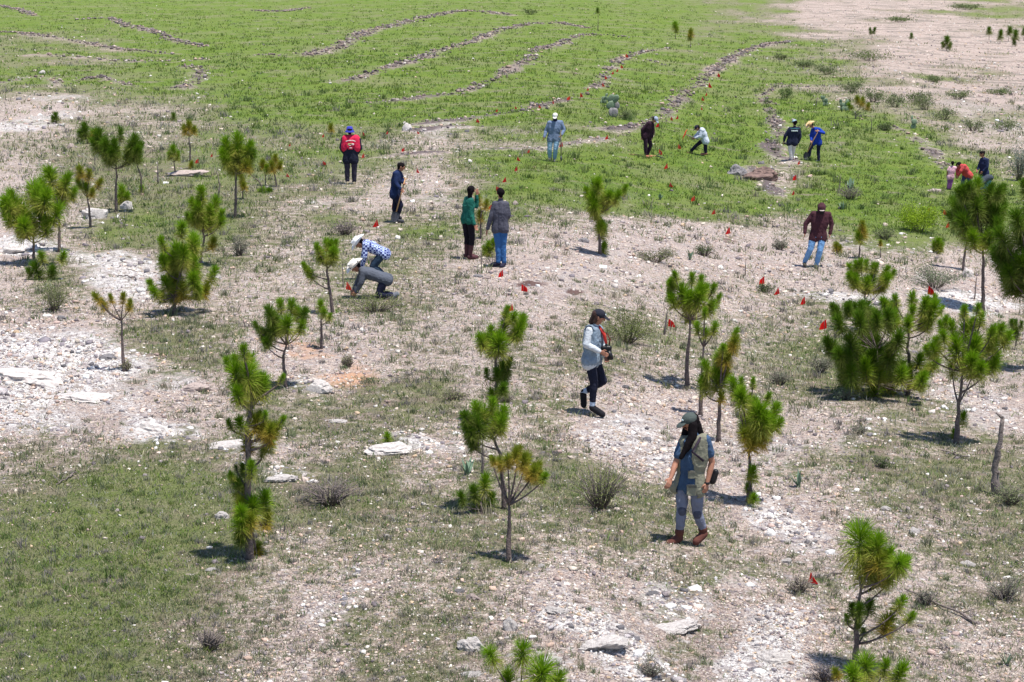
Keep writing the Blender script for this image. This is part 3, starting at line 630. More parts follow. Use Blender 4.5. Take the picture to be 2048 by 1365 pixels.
# ------------------------------------------------------------------ bare trunks and sticks
def dead_trunk(label, base, pts, r=.03, stubs=3):
    B, s, phi = ground_pt(*base); root = thing('dead_trunk', label, 'dead trunk', B, 0, 'bare dead trunks')
    rd = random.Random(base[0]); P = [Vector((0, 0, -.04))]+[Vector(((x-base[0])/s, rd.uniform(-.02, .02), (base[1]-y)/s/math.cos(phi))) for x, y in pts]
    fin = []
    for i in range(len(P)-1):
        for q in range(4): fin.append(P[i].lerp(P[i+1], q/4)+Vector((rd.uniform(-1, 1), rd.uniform(-1, 1), 0))*r*.25)
    fin.append(P[-1]); bm = bmesh.new(); n = len(fin)
    tube(bm, fin, [r*(1-.65*i/(n-1))*(1+rd.uniform(-.15, .2)) for i in range(n)], 8)
    bb = bmesh.new()
    for q in range(stubs):
        p = fin[rd.randrange(2, n)]; a = rd.uniform(0, 6.28); l = rd.uniform(.05, .14)
        tube(bm, [p, p+Vector((math.cos(a)*l, math.sin(a)*l, l*.7))], [r*.4, r*.15], 5)
    bb.free(); bm_obj('trunk', bm, M_DEAD, root)
dead_trunk('grey dead trunk with knobbly bark at the right foreground', (1993,990), [(1988,950),(1992,900),(1998,838)], .075, 6)
dead_trunk('short bare stem left of the low pink stone slab', (316,368), [(317,325)], .03)
dead_trunk('thin bare stem under the tall slender pine crown', (190,330), [(190,305)], .02)
dead_trunk('bare forked stem left of the round headed pine', (440,420), [(438,390),(441,370),(436,345)], .03, 4)
dead_trunk('bare thin stem rising from grass behind the person with camera', (1328,670), [(1332,640),(1334,620)], .025)
dead_trunk('bare stem with dark tip near the tallest pine trunk', (1949,600), [(1950,570),(1951,552)], .022)
dead_trunk('thin dark stem beside the red flag of the kneeling man', (686,575), [(686,545),(685,532)], .016)
dead_trunk('slim planted stick in front of the couple', (963,545), [(963,520),(962,500)], .014, 1)
dead_trunk('bare stem on the pebbles below the brown hooded person', (1490,552), [(1491,520)], .02)
dead_trunk('thin dark post on the green slope beside the far cactus', (1743,262), [(1743,235)], .025, 1)
dead_trunk('leaning thin post on the green slope below the far sapling', (1632,215), [(1634,192)], .025, 1)
dead_trunk('stick standing in the field left of the brown hooded person', (1677,385), [(1681,350)], .02)
dead_trunk('bare stem behind the centre dense round crown', (966,948), [(966,915),(966,880)], .028)
def stick(label, a, b, r=.015, forks=2):
    A, s, _ = ground_pt(*a); B, s2, _ = ground_pt(*b); rd = random.Random(a[0]); n = 8
    pts = []
    for i in range(n+1):
        p = A.lerp(B, i/n); z = float(height(np.array([p.x]), np.array([p.y]))[0])
        pts.append(Vector((p.x+rd.uniform(-.03, .03), p.y+rd.uniform(-.05, .05), z+r+rd.uniform(0, .03)))-A)
    bm = bmesh.new(); tube(bm, pts, [r*(.5+.5*i/n) for i in range(n+1)], 6)
    for q in range(forks):
        p = pts[rd.randrange(2, n-1)]; l = rd.uniform(.15, .35); an = rd.uniform(0, 6.28)
        tube(bm, [p, p+Vector((math.cos(an)*l, math.sin(an)*l, .06))], [r*.5, r*.2], 5)
    o = bm_obj('fallen_branch', bm, M_DEAD, None, A); tag(o, label, 'fallen branch', 'fallen branches on the ground')
stick('long thin fallen branch pointing to a dark knot at lower right', (1815,1185), (1955,1250), .018, 3)
stick('short fallen branch touching the foreground pine from the left', (1640,1160), (1690,1148), .014, 2)
stick('fallen twig beside the shadow behind the khaki vest', (1432,955), (1462,945), .014, 1)
stick('dark twigs at the foot of the broad spreading pine', (1880,905), (1935,918), .016, 4)
stick('grey fallen branch right of the plaid shirted man', (838,478), (885,482), .018, 2)
stick('dark branch lying beneath the full low pine', (235,555), (275,562), .02, 1)
stick('thin dry twig left foreground of the grass', (110,975), (150,950), .012, 3)
stick('short stick in the right middle grass', (1865,1035), (1885,1048), .016, 0)
# ------------------------------------------------------------------ rocks
def rock_mesh(seed, sub=3, rough=.34, layer=False):
    bm = bmesh.new(); bmesh.ops.create_icosphere(bm, subdivisions=sub+1, radius=1)
    V = np.array([v.co[:] for v in bm.verts]); o = seed*3.17
    d = fbm(V[:, 0]*1.3+o, V[:, 1]*1.3, V[:, 2]*1.3, 4)*rough*1.4
    cell = np.abs(vn(V[:, 0]*2.6-o, V[:, 1]*2.6, V[:, 2]*2.6))*rough*.8
    V = V*(1+d-cell)[:, None]
    if layer: V[:, 2] = np.round(V[:, 2]*4)/4*.7+V[:, 2]*.3
    r = np.random.default_rng(seed)
    for q in range(6):   # shear planes give flat facets
        nrm = r.normal(size=3); nrm /= np.linalg.norm(nrm); k = V@nrm-.72; V -= np.outer(np.maximum(k, 0)*.85, nrm)
    for v, c in zip(bm.verts, V): v.co = c
    me = bpy.data.meshes.new('rock'); bm.to_mesh(me); bm.free(); return me
ROCKS = [
 ('white boulder at the foot of the sparse light pine',190,438,62,26,'w'),('round grey white boulder beside a seedling',255,420,26,26,'w'),('low pink stone slab beneath the yellowish topped pine',376,352,84,16,'p'),
 ('flat white slab lying in the grass left of centre',671,846,46,12,'w'),('pale outcrop with a seedling growing on top',775,906,96,34,'w'),('white rock beside the foot of the multi tiered pine',444,1038,34,24,'w'),
 ('small flat whitish stone in the left foreground grass',421,1143,22,8,'w'),('white slab near the bottom centre',1113,1226,52,20,'w'),('upright white split stone near the bottom centre',1021,1262,30,40,'w'),
 ('big pale grey rock left of the bottom centre pine tufts',943,1300,60,44,'w'),('rounded pale rock right of the bottom centre pine tufts',1100,1326,58,24,'w'),('white stone at the very bottom left of the pine tufts',940,1352,48,14,'w'),
 ('pinkish stone above the big pale grey rock',946,1200,32,20,'p'),('small grey stone beside the pinkish stone',918,1186,24,12,'g'),('small brown stone right of the pinkish stone',1050,1190,18,10,'p'),
 ('pale yellowish stone near the yellowing pine foot',1082,1136,18,13,'w'),('angular white stone in the right foreground',1828,1068,28,20,'w'),('white stone left of the foreground pine ball',1573,1126,28,14,'w'),
 ('pale stone with dark underside at lower right',1937,1132,30,16,'w'),('large reddish brown boulder on the green slope',1521,358,78,32,'r'),('grey rubble boulder left of the reddish boulder',1473,352,44,24,'g'),
 ('flat tan rock near the child in pink',1868,385,30,9,'p'),('rounded pale rock behind the tallest pine trunk',1936,556,34,24,'w'),('white rocks behind the wide forked pine foot',642,782,52,32,'w'),
 ('layered white outcrop in the left middle',308,872,104,40,'w'),('dark grey rock in the white outcrop at left',213,722,40,20,'g'),('pinkish flat rock below the left green patch',390,782,66,26,'p'),
 ('large pale ledge at the left edge',60,760,170,42,'w'),('pale ledge right of the left edge ledge',170,800,110,30,'w'),('pale boulder behind the multi tiered pine',505,920,54,30,'p'),('knobbly pale rocks left of the multi tiered pine',455,895,90,26,'w'),
 ('heap of yellowish white rocks right of the multi tiered pine',560,962,70,22,'w'),('long white rock ledge sloping at the bottom right of centre',1210,1290,120,16,'w'),('second white ledge right of the first at the bottom',1350,1260,110,18,'w'),
 ('white rock face at the bottom between ledge and pine',1545,1320,84,40,'w'),('dark elongated rock by the planted stick',956,556,24,9,'g'),('pale stone beside the dark elongated rock',975,560,18,10,'p'),
 ('small white rock right of the brown hooded person feet',1659,536,16,9,'w'),('white stones on the dry ground below the hooded person',1392,548,16,9,'w'),('tan stone right of the person in grey shirt',1030,412,12,12,'p'),
 ('white rock above the blue bucket hat flags',815,262,22,18,'w'),('pale stone near the track at upper left',85,150,16,10,'w'),('pale rock at the far left slope',142,298,18,12,'p'),
 ('grey stone beyond the twin stemmed pine',1168,486,24,12,'g'),('dark grey stone near the camera holder feet',1250,778,16,10,'g'),('whitish rock in the pebbles at left middle',432,560,30,16,'w'),
 ('pale boulder by the full low pine base',410,600,22,14,'w'),('white rock pile at the left edge behind the left pine',30,505,70,22,'w'),('rounded stone right of the foreground khaki vest shadow',1560,915,20,10,'p'),
 ('reddish stone right of the shadow',1640,1005,16,9,'p'),('grey stone below the knotted branch',1310,1190,26,12,'g'),('dark stone right of the white slab',1300,1192,20,12,'g'),
 ('pink brown stone below the ledges',1160,1208,26,16,'p'),('pale stone at the lower right grass',1772,1022,26,14,'w'),('small pale rock at the bottom left gravel',445,1358,14,10,'p'),('grey white stone in the gravel at left',125,640,26,10,'g')]
RM = {}
for i, (lb, x, y, wd, ht, k) in enumerate(ROCKS):
    B, s, phi = ground_pt(x, y-2); me = rock_mesh(i+3, 3 if wd > 30 else 2, .34, k == 'w' and wd > 60)
    o = link('rock', me, {'w': M_ROCKW, 'p': M_ROCKP, 'g': M_ROCKG, 'r': M_ROCKR}[k])
    hx = wd/2/s; hy = hx*random.uniform(.55, .85); hz = max(.03, (ht/s-2*hy*math.sin(phi)*.8)*.75); hz = max(hz, hx*.22)
    o.location = B+Vector((0, 0, hz*.12)); o.scale = (hx, hy, hz); o.rotation_euler = (random.uniform(-.1, .1), random.uniform(-.12, .12), random.uniform(-.3, .3))
    tag(o, lb, 'rock', 'larger rocks on the slope')
# ------------------------------------------------------------------ shrubs
def shrub(label, x, y, wpx, hpx, leaf=((.12,.15,.05), (.20,.22,.09)), twig=.5, nl=1500, lsz=None, name='shrub', seed=0):
    B, s, phi = ground_pt(x, y); r = np.random.default_rng(int(x*7+y)); root = thing(name, label, 'shrub', B, 0, 'low shrubs on the slope')
    hx, hz = wpx/2/s, hpx/s*.95; hy = hx*.8; rd = random.Random(int(x))
    bm = bmesh.new(); tips = []
    for q in range(int(16+30*twig)):
        a = rd.uniform(0, 6.28); e = rd.uniform(.15, 1)**.6; tip = Vector((math.cos(a)*hx*e, math.sin(a)*hy*e, hz*math.sqrt(max(.05, 1-e*e*.85))*rd.uniform(.75, 1.05)))
        m = tip*.5+Vector((rd.uniform(-.05, .05), rd.uniform(-.05, .05), hz*.08)); st = Vector((math.cos(a)*hx*.12, math.sin(a)*hy*.12, -.02))
        tube(bm, [st, m, tip], [.009, .006, .003], 4); tips += [tip, m.lerp(tip, .6), m.lerp(tip, .3), m]
    bm_obj('stems', bm, M_DEAD, root)
    if leaf:
        n = nl; tp = np.array([t[:] for t in tips])[r.integers(0, len(tips), n)]
        P = tp+r.normal(0, 1, (n, 3))*np.array([hx, hy, hz])*.13; P[:, 2] = np.maximum(P[:, 2], .02)
        sz = (lsz or 2.6/s)*r.uniform(.6, 1.4, n); d = r.normal(size=(n, 3)); d /= np.linalg.norm(d, axis=1)[:, None]; d[:, 2] = np.abs(d[:, 2])
        e = np.cross(d, r.normal(size=(n, 3))); e /= np.linalg.norm(e, axis=1)[:, None]
        V = np.stack([P-e*sz[:, None]*.28, P+d*sz[:, None]*.5+e*sz[:, None]*.0, P+e*sz[:, None]*.28, P-d*sz[:, None]*.6], 1).reshape(-1, 3)
        k = np.arange(n)[:, None]*4; Fc = k+np.array([[0, 1, 2, 3]])
        m = r.uniform(0, 1, n)[:, None]; c = np.array(leaf[0])*(1-m)+np.array(leaf[1])*m
        link('foliage', mesh_np('foliage', V, Fc, np.repeat(c, 4, 0)), M_BLADE, root)
OLV = ((.10,.125,.045), (.19,.21,.085)); GRY = ((.15,.16,.11), (.24,.24,.18)); LIM = ((.14,.22,.015), (.26,.34,.03)); DRK = ((.055,.085,.03), (.10,.14,.05)); PUR = ((.17,.14,.14), (.24,.20,.19))
SH = [('twiggy shrub with green leafy tips left of the khaki vest',1200,1016,150,112,((.14,.17,.05),(.23,.26,.09)),1.3,2600),('round olive bush right behind the person with the camera',1255,686,120,74,((.09,.12,.03),(.17,.20,.06)),.3,3600),
 ('leafy olive shrub below the left edge pine',108,622,85,58,OLV,.5,2000),('low olive shrub in front of the kneeling men',752,624,135,44,((.13,.16,.05),(.22,.25,.09)),.6,1900),
 ('purplish dry brush right of the multi tiered pine',660,1010,150,62,PUR,1.6,1300),('pale dead twig bush in the lower left gravel',420,1300,70,58,None,1.5,0),('grey green shrub right of the crooked trunk pine',478,512,44,46,GRY,.6,900),
 ('low olive shrub right of the twin stemmed pine',1312,524,96,30,OLV,.8,1200),('dark grey low tuft on the pebbles right of centre',1408,512,54,26,DRK,.6,700),('small dark green mound beside two red flags',1533,585,44,20,DRK,.3,700),
 ('round green shrub on the far stone row',1572,196,34,24,((.10,.16,.04),(.16,.22,.07)),.2,700),('bright lime bush between the green slope and tallest pine',1838,464,96,60,((.16,.27,.012),(.34,.46,.03)),.3,7000),('dull green shrub mass beyond the two red flags at right',1870,575,150,44,((.12,.16,.09),(.19,.22,.13)),.8,2600),
 ('large grey leafy shrub at the right edge of the green slope',2038,362,56,84,((.18,.21,.17),(.27,.30,.25)),.9,1500),('grey bush on the far slope right of the cacti',1850,220,70,34,((.13,.16,.07),(.19,.21,.1)),.4,900),('purplish brush behind the plaid shirt',690,470,70,32,PUR,1.2,700),
 ('dark low shrub on the far terrace',1560,120,40,12,((.11,.14,.05),(.16,.19,.07)),.3,400),('wide dull shrub on the pale upper right slope',1740,122,110,22,((.12,.16,.06),(.18,.21,.08)),.4,1300),('pale grass clump left of the red flag near the bush',1560,500,40,24,GRY,.6,500),
 ('grey green tuft under the dark bush pine',1690,800,60,26,((.15,.20,.12),(.22,.27,.17)),.5,900),('grey tuft left of the airy pine trunk',1560,770,60,30,GRY,.6,900),('dry tuft below the dark bush pine left corner',1640,745,60,34,GRY,.6,1000),
 ('pale dry shrub near the khaki vest boots',1600,1185,60,40,((.27,.24,.17),(.36,.32,.24)),1.,700),('grey shrub in front of the lower right pine',1850,1210,50,34,GRY,.7,800),('grey green tufts at the right foreground edge',2010,1200,80,50,GRY,.8,1400),
 ('dark green low tuft at the right middle',1765,935,40,20,DRK,.4,600),('dry grey shrub left of the yellowing pine',1010,805,40,26,GRY,.8,500),('thin shrub beside the orange soil patch',695,735,30,30,((.18,.18,.08),(.25,.25,.12)),.8,400),
 ('green shrub at the top centre beyond the terraces',1060,30,40,14,((.11,.15,.05),(.15,.19,.06)),.3,300),('dull bush above the brown hooded person left',1770,480,50,30,((.13,.17,.06),(.2,.24,.1)),.6,800),('brownish brush at the far right slope edge',1700,400,60,30,((.17,.16,.12),(.25,.23,.17)),.8,700),
 ('grey shrub at the right edge middle',2020,1010,90,46,((.16,.19,.09),(.23,.26,.13)),.7,1700),('blue grey dry bush at the bottom right behind the cut off pine',1650,1362,80,40,((.13,.13,.16),(.20,.20,.24)),1.2,900),('grey tuft in the lower centre right',1720,870,50,20,GRY,.5,600),
 ('olive tuft left of the centre tall pine',905,800,70,24,((.17,.18,.09),(.24,.25,.12)),.5,900),('grey tuft at the bottom centre ledges',1300,1352,60,34,GRY,.6,900),('scrubby tuft under the yellowish bare trunk pine',252,742,30,22,((.15,.17,.06),(.24,.24,.1)),.6,400)]
for a in SH: shrub(*a)
for lb, x, y, w_, h_ in [('grey green bank shrub below the pale slope, first from the left',1655,150,60,22),('bank shrub below the pale slope, second from the left',1705,185,60,26),('bank shrub below the pale slope behind the far sapling',1745,205,56,30),
 ('dense bank shrub right of the far sapling',1790,215,60,26),('bank shrub above the small lone cactus',1835,205,50,24),('bank shrub on the pale slope edge right of the lone cactus',1890,240,60,30),('bank shrub nearing the right edge, lower one',1945,262,60,26),
 ('bank shrub nearing the right edge, upper one',1915,200,70,20),('dark shrub in the pale slope right of centre',1870,165,50,14),('shrub at the right edge above the large grey leafy one',2010,262,60,26),('low shrub on the terrace left of the wide dull shrub',1610,135,50,14),
 ('flat scrub on the upper pale slope at the right edge',2000,190,70,14),('low scrub along the top of the pale slope',1800,45,70,12),('low dark scrub at the top right corner edge',1935,20,80,12),('weedy shrub beside the dark withered prickly pear',1250,240,34,20),('weedy shrub at the end of the stone row in pink child direction',1770,262,34,18)]:
    shrub(lb, x, y, w_, h_, ((.11,.15,.055),(.18,.22,.09)), .4, 800)
# dry tufts: taller grass clumps as stuff
def tall_tufts():
    X, Y = scatter_px(5200, y0=160, p=.8); g, v, p, bm, o = zones(X, Y)
    kp = rng.uniform(0, 1, len(X)) < np.clip(.16+.7*g-p*.6, .02, 1)
    X, Y, v = X[kp], Y[kp], v[kp]; Z = height(X, Y); s = project(X, Y, Z)[2]
    hg = np.clip(np.exp(rng.normal(0, .3, len(X)))*12/s, .06, .30); wd = np.clip(1.4/s, .006, .03)
    A = np.array([(.22,.22,.15),(.17,.19,.10),(.30,.27,.19),(.13,.16,.08),(.20,.18,.17)]); B_ = np.array([(.10,.15,.035),(.16,.20,.05),(.12,.16,.06),(.18,.23,.07),(.09,.14,.04)])
    cl = np.where((rng.uniform(0, 1, len(X)) < v*.9)[:, None], B_[rng.integers(0, 5, len(X))], A[rng.integers(0, 5, len(X))])
    tag(link('tall_grass', blades_mesh('tall_grass', X, Y, Z, hg, wd, cl, 26, .42, 1.2), M_BLADE), 'taller clumps of dry and green grass dotted over the slope', 'tall grass', kind='stuff')
tall_tufts()
def cactus(label, x, y, wpx, hpx, dark=False):
    B, s, phi = ground_pt(x, y); root = thing('prickly_pear', label, 'cactus', B, 0, 'prickly pear cacti on the far slope'); rd = random.Random(x)
    W, H = wpx/s, hpx/s
    def pad(c, r, tilt, az):
        bm = bmesh.new(); bmesh.ops.create_icosphere(bm, subdivisions=2, radius=1)
        bmesh.ops.transform(bm, verts=bm.verts, matrix=Matrix.Translation(c) @ Matrix.Rotation(az, 4, 'Z') @ Matrix.Rotation(tilt, 4, 'Y') @ Matrix.Diagonal((r*.72, r*.16, r, 1)))
        for f in bm.faces: f.smooth = True
        bm_obj('pad', bm, M_ROCKG if dark and rd.random() < .5 else M_CACT, root)
    r = H*.24
    for q in range(5):
        a = rd.uniform(0, 6.28); x0 = Vector((rd.uniform(-.3, .3)*W, rd.uniform(-.2, .2)*W, r*.8)); t = rd.uniform(-.35, .35); pad(x0, r, t, a*.2)
        for l in (1, 2):
            x0 = x0+Vector((math.sin(t)*r*1.6, rd.uniform(-.05, .05), math.cos(t)*r*1.5))
            if x0.z+r > H*1.1: break
            t = rd.uniform(-.7, .7); pad(x0, r*.9, t, rd.uniform(-.8, .8))
cactus('dark withered prickly pear behind the bending person in maroon',1224,234,36,44,True)
cactus('small pale green prickly pear left of the dark withered one',1208,208,16,20)
cactus('pale prickly pear leftmost of the far pair on the green slope',1652,212,18,20)
cactus('pale prickly pear rightmost of the far pair beside the sapling',1688,222,26,22)
cactus('small pale prickly pear alone on the right green slope',1828,258,20,26)
def agave(label, x, y, hpx, n=14):
    B, s, phi = ground_pt(x, y); h = hpx/s; rd = random.Random(x+1); bm = bmesh.new()
    for q in range(n):
        a = rd.uniform(0, 6.28); e = rd.uniform(.15, .9); d = Vector((math.cos(a)*e, math.sin(a)*e, 1)).normalized()*h*rd.uniform(.7, 1); sd = Vector((-math.sin(a), math.cos(a), 0))*h*.07; th = Vector((math.cos(a), math.sin(a), -e))*h*.02
        v = [bm.verts.new(p) for p in (-sd, sd, th)]; v2 = [bm.verts.new(d*.5+p*1.2) for p in (-sd, sd, th)]; tp = bm.verts.new(d)
        for i in range(3): bm.faces.new((v[i], v[(i+1) % 3], v2[(i+1) % 3], v2[i])); bm.faces.new((v2[i], v2[(i+1) % 3], tp))
    tag(bm_obj('agave', bm, M_AGAV, None, B), label, 'agave', 'spiky agave plants')
agave('spiky green agave on the slope right of the reddish boulder', 1700,385, 34)
agave('small spiky agave left of the brown hooded person head', 1685,420, 20)
agave('spiky low agave on pebbles below the twin stemmed pine', 1380,520, 22)
agave('spiky agave in the lower left of the green slope centre', 1320,400, 16)
agave('thin spiky plant at the centre left foreground pine', 935,950, 40, 8)
agave('thin spiky plant right of the khaki vest beside the pebbles', 1598,975, 42, 7)
agave('tiny spiky plant in the lower right grass', 2012,1330, 36, 7)
# ------------------------------------------------------------------ flags
FL = [(1623,1157,13,'alone in the foreground beside the big round pine ball'),(1648,650,11,'left of the big dark bush pine'),(1607,602,9,'up slope from the one at the dark bush pine'),
 (1555,583,8,'right of the small dark green mound'),(1525,562,9,'just above the small dark green mound'),(1860,582,10,'in the dull shrub right of the pine crown'),(1023,616,8,'poking up over the centre tall pine'),
 (1047,577,8,'between the couple and the centre tall pine'),(1003,548,8,'right below the feet of the person in blue jeans'),(696,573,9,'by the hands of the kneeling man'),(753,447,9,'above the plaid shirt man hat'),
 (1341,647,9,'behind the trunk of the upright candled pine'),(786,413,8,'behind the knees of the person in navy hoodie'),(835,342,7,'right of the navy hoodie head'),(807,300,6,'between red vest and blue shirted person, higher one'),
 (727,312,7,'right of the red vest hem'),(727,269,6,'right of the blue bucket hat beside a white stone'),(648,327,6,'left of the red vest trousers'),(647,272,5,'left of the blue bucket hat'),(775,266,5,'further right of the blue bucket hat'),
 (580,290,5,'high between upper left pines and the red vest'),(395,323,7,'beside the little yellowish topped pine'),(424,311,5,'small one right of the yellowish topped pine'),(575,351,6,'right of the little yellow green pine'),(836,266,4,'left of the pale stone heap'),
 (955,242,6,'right of the pale stone heap'),(1010,360,8,'above the head of the person in grey shirt'),(995,378,7,'touching the head of the person in grey shirt'),(981,415,7,'between the couple beside the sapling'),
 (1033,338,7,'lower of two in line above the couple'),(1036,318,7,'upper of two in line above the couple'),(1058,303,5,'left of the blue jeans of the person in blue shirt'),(1123,290,7,'right beside the digging bar of the person in blue'),
 (994,221,5,'on the fourth stone row, first from the left'),(1031,216,4,'on the fourth stone row, second from the left'),(1079,214,5,'on the fourth stone row, third from the left'),(1106,205,5,'on the fourth stone row, fourth from the left'),
 (1138,197,6,'on the fourth stone row, fifth from the left'),(1162,191,6,'on the fourth stone row, sixth from the left'),(1176,179,5,'on the fourth stone row, seventh from the left'),(1206,170,6,'on the fourth stone row, eighth from the left'),
 (1211,156,5,'on the fourth stone row, ninth from the left'),(1226,146,5,'on the fourth stone row, tenth from the left'),(1235,141,5,'on the fourth stone row, eleventh from the left'),(1243,134,5,'on the fourth stone row, twelfth from the left'),
 (1253,112,6,'topmost on the fourth stone row'),(1214,275,7,'at the right end of the pale stone row'),(1320,305,8,'right of the feet of the person in maroon'),(1358,294,7,'left of the pickaxe digger foot'),(1333,333,8,'below the feet of the person in maroon'),
 (1341,370,7,'second below the feet of the person in maroon'),(1316,251,6,'in front of the bowed head of the person in maroon'),(1343,238,6,'on the stones above the person in maroon, left'),(1355,235,6,'on the stones above the person in maroon, right'),
 (1387,398,8,'in the green field right of the twin stemmed pine'),(1428,425,7,'next below in the green field toward the brown hood'),(1457,462,8,'at the edge of green field and bare ground'),(1590,356,8,'right of the reddish boulder'),
 (1598,326,6,'between the two diggers with white trousers and blue shirt'),(1587,386,7,'below the reddish boulder'),(1419,171,8,'brightest on the stone row above the pickaxe digger'),(1437,151,6,'above the brightest one on the same stone row'),
 (1413,189,5,'just under the brightest one'),(1405,198,6,'second under the brightest one'),(1403,218,4,'third under the brightest one'),(1889,425,8,'left of the tallest pine crown, upper'),(1896,450,7,'left of the tallest pine crown, lower'),(1858,420,6,'on the lime bush top at right')]
for i, (x, y, r, d) in enumerate(FL):
    yb = y+r*1.5; B, s, phi = ground_pt(x, yb); rd = random.Random(i); h = r*1.5/s
    root = thing('marker_flag', 'small red marker flag '+d, 'flag', B, 0, 'red marker flags'); R = r/s*(1.15 if y > 430 else .85)
    bm = bmesh.new(); tube(bm, [(0, 0, -.05), (.004, 0, h*.5), (0, 0, h+R*.9)], [.0035]*3, 5); bm_obj('wire_stake', bm, M_WIRE, root)
    bm = bmesh.new(); sg = rd.choice((-1, 1)); n = 6; top, bot = [], []
    wdt = R*rd.uniform(.9, 1.3)
    for k in range(n+1):
        t = k/n; yy = .18*R*math.sin(t*4+rd.random()); zz = -.45*R*t*t
        top.append((sg*wdt*(t-.35)*(.3+.7*((i*37) % 10)/10), yy, h+R*.9*(1-t*.75)+zz*.2)); bot.append((sg*wdt*(t-.35)*1.1, yy*1.4+.01, h-R*.75+zz*.3+abs(t-.5)*R*.3))
    for off in (0, .003):
        a = [bm.verts.new((p[0], p[1]+off, p[2])) for p in top]; b = [bm.verts.new((p[0], p[1]+off, p[2])) for p in bot]
        for k in range(n): bm.faces.new((a[k], a[k+1], b[k+1], b[k]))
    bm_obj('flag', bm, M_FLAG if rd.random() < .7 else M_FLAG2, root)
# ------------------------------------------------------------------ people
def add_capsule(bm, p0, p1, r0, r1, seg=12):
    d = p1-p0; L = d.length
    if L < 1e-5: d = Vector((0, 0, 1)); L = 1e-5
    z = d.normalized(); q = z.to_track_quat('Z', 'Y'); prof = []
    for k in range(5): a = -math.pi/2+k*math.pi/8; prof.append((math.cos(a)*r0 if k else 0, math.sin(a)*r0))
    for k in range(5): a = k*math.pi/8; prof.append((math.cos(a)*r1 if k < 4 else 0, L+math.sin(a)*r1))
    rings = []
    for i, (r, h) in enumerate(prof):
        if i in (0, 9): rings.append([bm.verts.new(p0+q @ Vector((0, 0, h)))])
        else: rings.append([bm.verts.new(p0+q @ Vector((r*math.cos(2*math.pi*k/seg), r*math.sin(2*math.pi*k/seg), h))) for k in range(seg)])
    for a, b in zip(rings[:-1], rings[1:]):
        for k in range(seg):
            k2 = (k+1) % seg
            if len(a) == 1: bm.faces.new((a[0], b[k2], b[k]))
            elif len(b) == 1: bm.faces.new((a[k], a[k2], b[0]))
            else: bm.faces.new((a[k], a[k2], b[k2], b[k]))
def add_ell(bm, c, X, Y, Z):
    r = bmesh.ops.create_icosphere(bm, subdivisions=3, radius=1)
    m = Matrix((X, Y, Z)).transposed()
    for v in r['verts']: v.co = c + m @ v.co
def remesh(name, caps, ells, vox, m, parent, smooth=4, wrinkle=0, cut=None, thick=0):
    bm = bmesh.new()
    for c in caps: add_capsule(bm, *c)
    for e in ells: add_ell(bm, *e)
    bmesh.ops.recalc_face_normals(bm, faces=bm.faces)
    me = bpy.data.meshes.new('tmp'); bm.to_mesh(me); bm.free()
    o = bpy.data.objects.new('tmp', me); COL.objects.link(o)
    md = o.modifiers.new('r', 'REMESH'); md.mode = 'VOXEL'; md.voxel_size = vox
    ms = o.modifiers.new('s', 'SMOOTH'); ms.factor = .5; ms.iterations = smooth
    dg = bpy.context.evaluated_depsgraph_get(); out = bpy.data.meshes.new_from_object(o.evaluated_get(dg))
    bpy.data.objects.remove(o); out.name = name
    n = len(out.vertices); co = np.empty(n*3, np.float32); out.vertices.foreach_get('co', co); co = co.reshape(-1, 3)
    if wrinkle:
        no = np.empty(n*3, np.float32); out.vertices.foreach_get('normal', no); no = no.reshape(-1, 3)
        w_ = fbm(co[:, 0]*7+co[:, 2]*5+3, co[:, 1]*7-co[:, 0]*3, co[:, 2]*8-co[:, 0]*6, 3)
        w_ = 1-2*np.abs(w_); co = co+no*(wrinkle*(w_-.4))[:, None]
        out.vertices.foreach_set('co', co.astype(np.float32).ravel())
    if cut is not None:
        bm = bmesh.new(); bm.from_mesh(out); dl = [f for f in bm.faces if cut(f.calc_center_median())]
        bmesh.ops.delete(bm, geom=dl, context='FACES')
        if thick: bmesh.ops.solidify(bm, geom=bm.faces[:], thickness=thick)
        bm.to_mesh(out); bm.free()
    for p in out.polygons: p.use_smooth = True
    out.materials.clear()
    return link(name, out, m, parent)
def hand(caps, W, d, side, k, curl=.5):
    """palm + five fingers; d direction of hand, side = thumb side vector"""
    d = d.normalized(); side = (side-d*side.dot(d)).normalized(); nrm = d.cross(side)
    for q in (-.022, 0, .022): caps.append((W+side*q*k*.6, W+d*.075*k+side*q*k*1.25, .015*k, .014*k))
    for i, (o, ln) in enumerate(((.030, .066), (.010, .076), (-.010, .070), (-.030, .054))):
        b = W+d*.082*k+side*o*k; m = b+(d*math.cos(curl*.5)+nrm*math.sin(curl*.5))*ln*.5*k; e = m+(d*math.cos(curl*1.2)+nrm*math.sin(curl*1.2))*ln*.5*k
        caps.append((b, m, .0088*k, .0082*k)); caps.append((m, e, .0082*k, .007*k))
    b = W+d*.02*k+side*.028*k; m = b+(d*.6+side*.75).normalized()*.035*k; e = m+(d*.9+side*.2+nrm*.3).normalized()*.032*k
    caps.append((b, m, .012*k, .010*k)); caps.append((m, e, .010*k, .008*k))
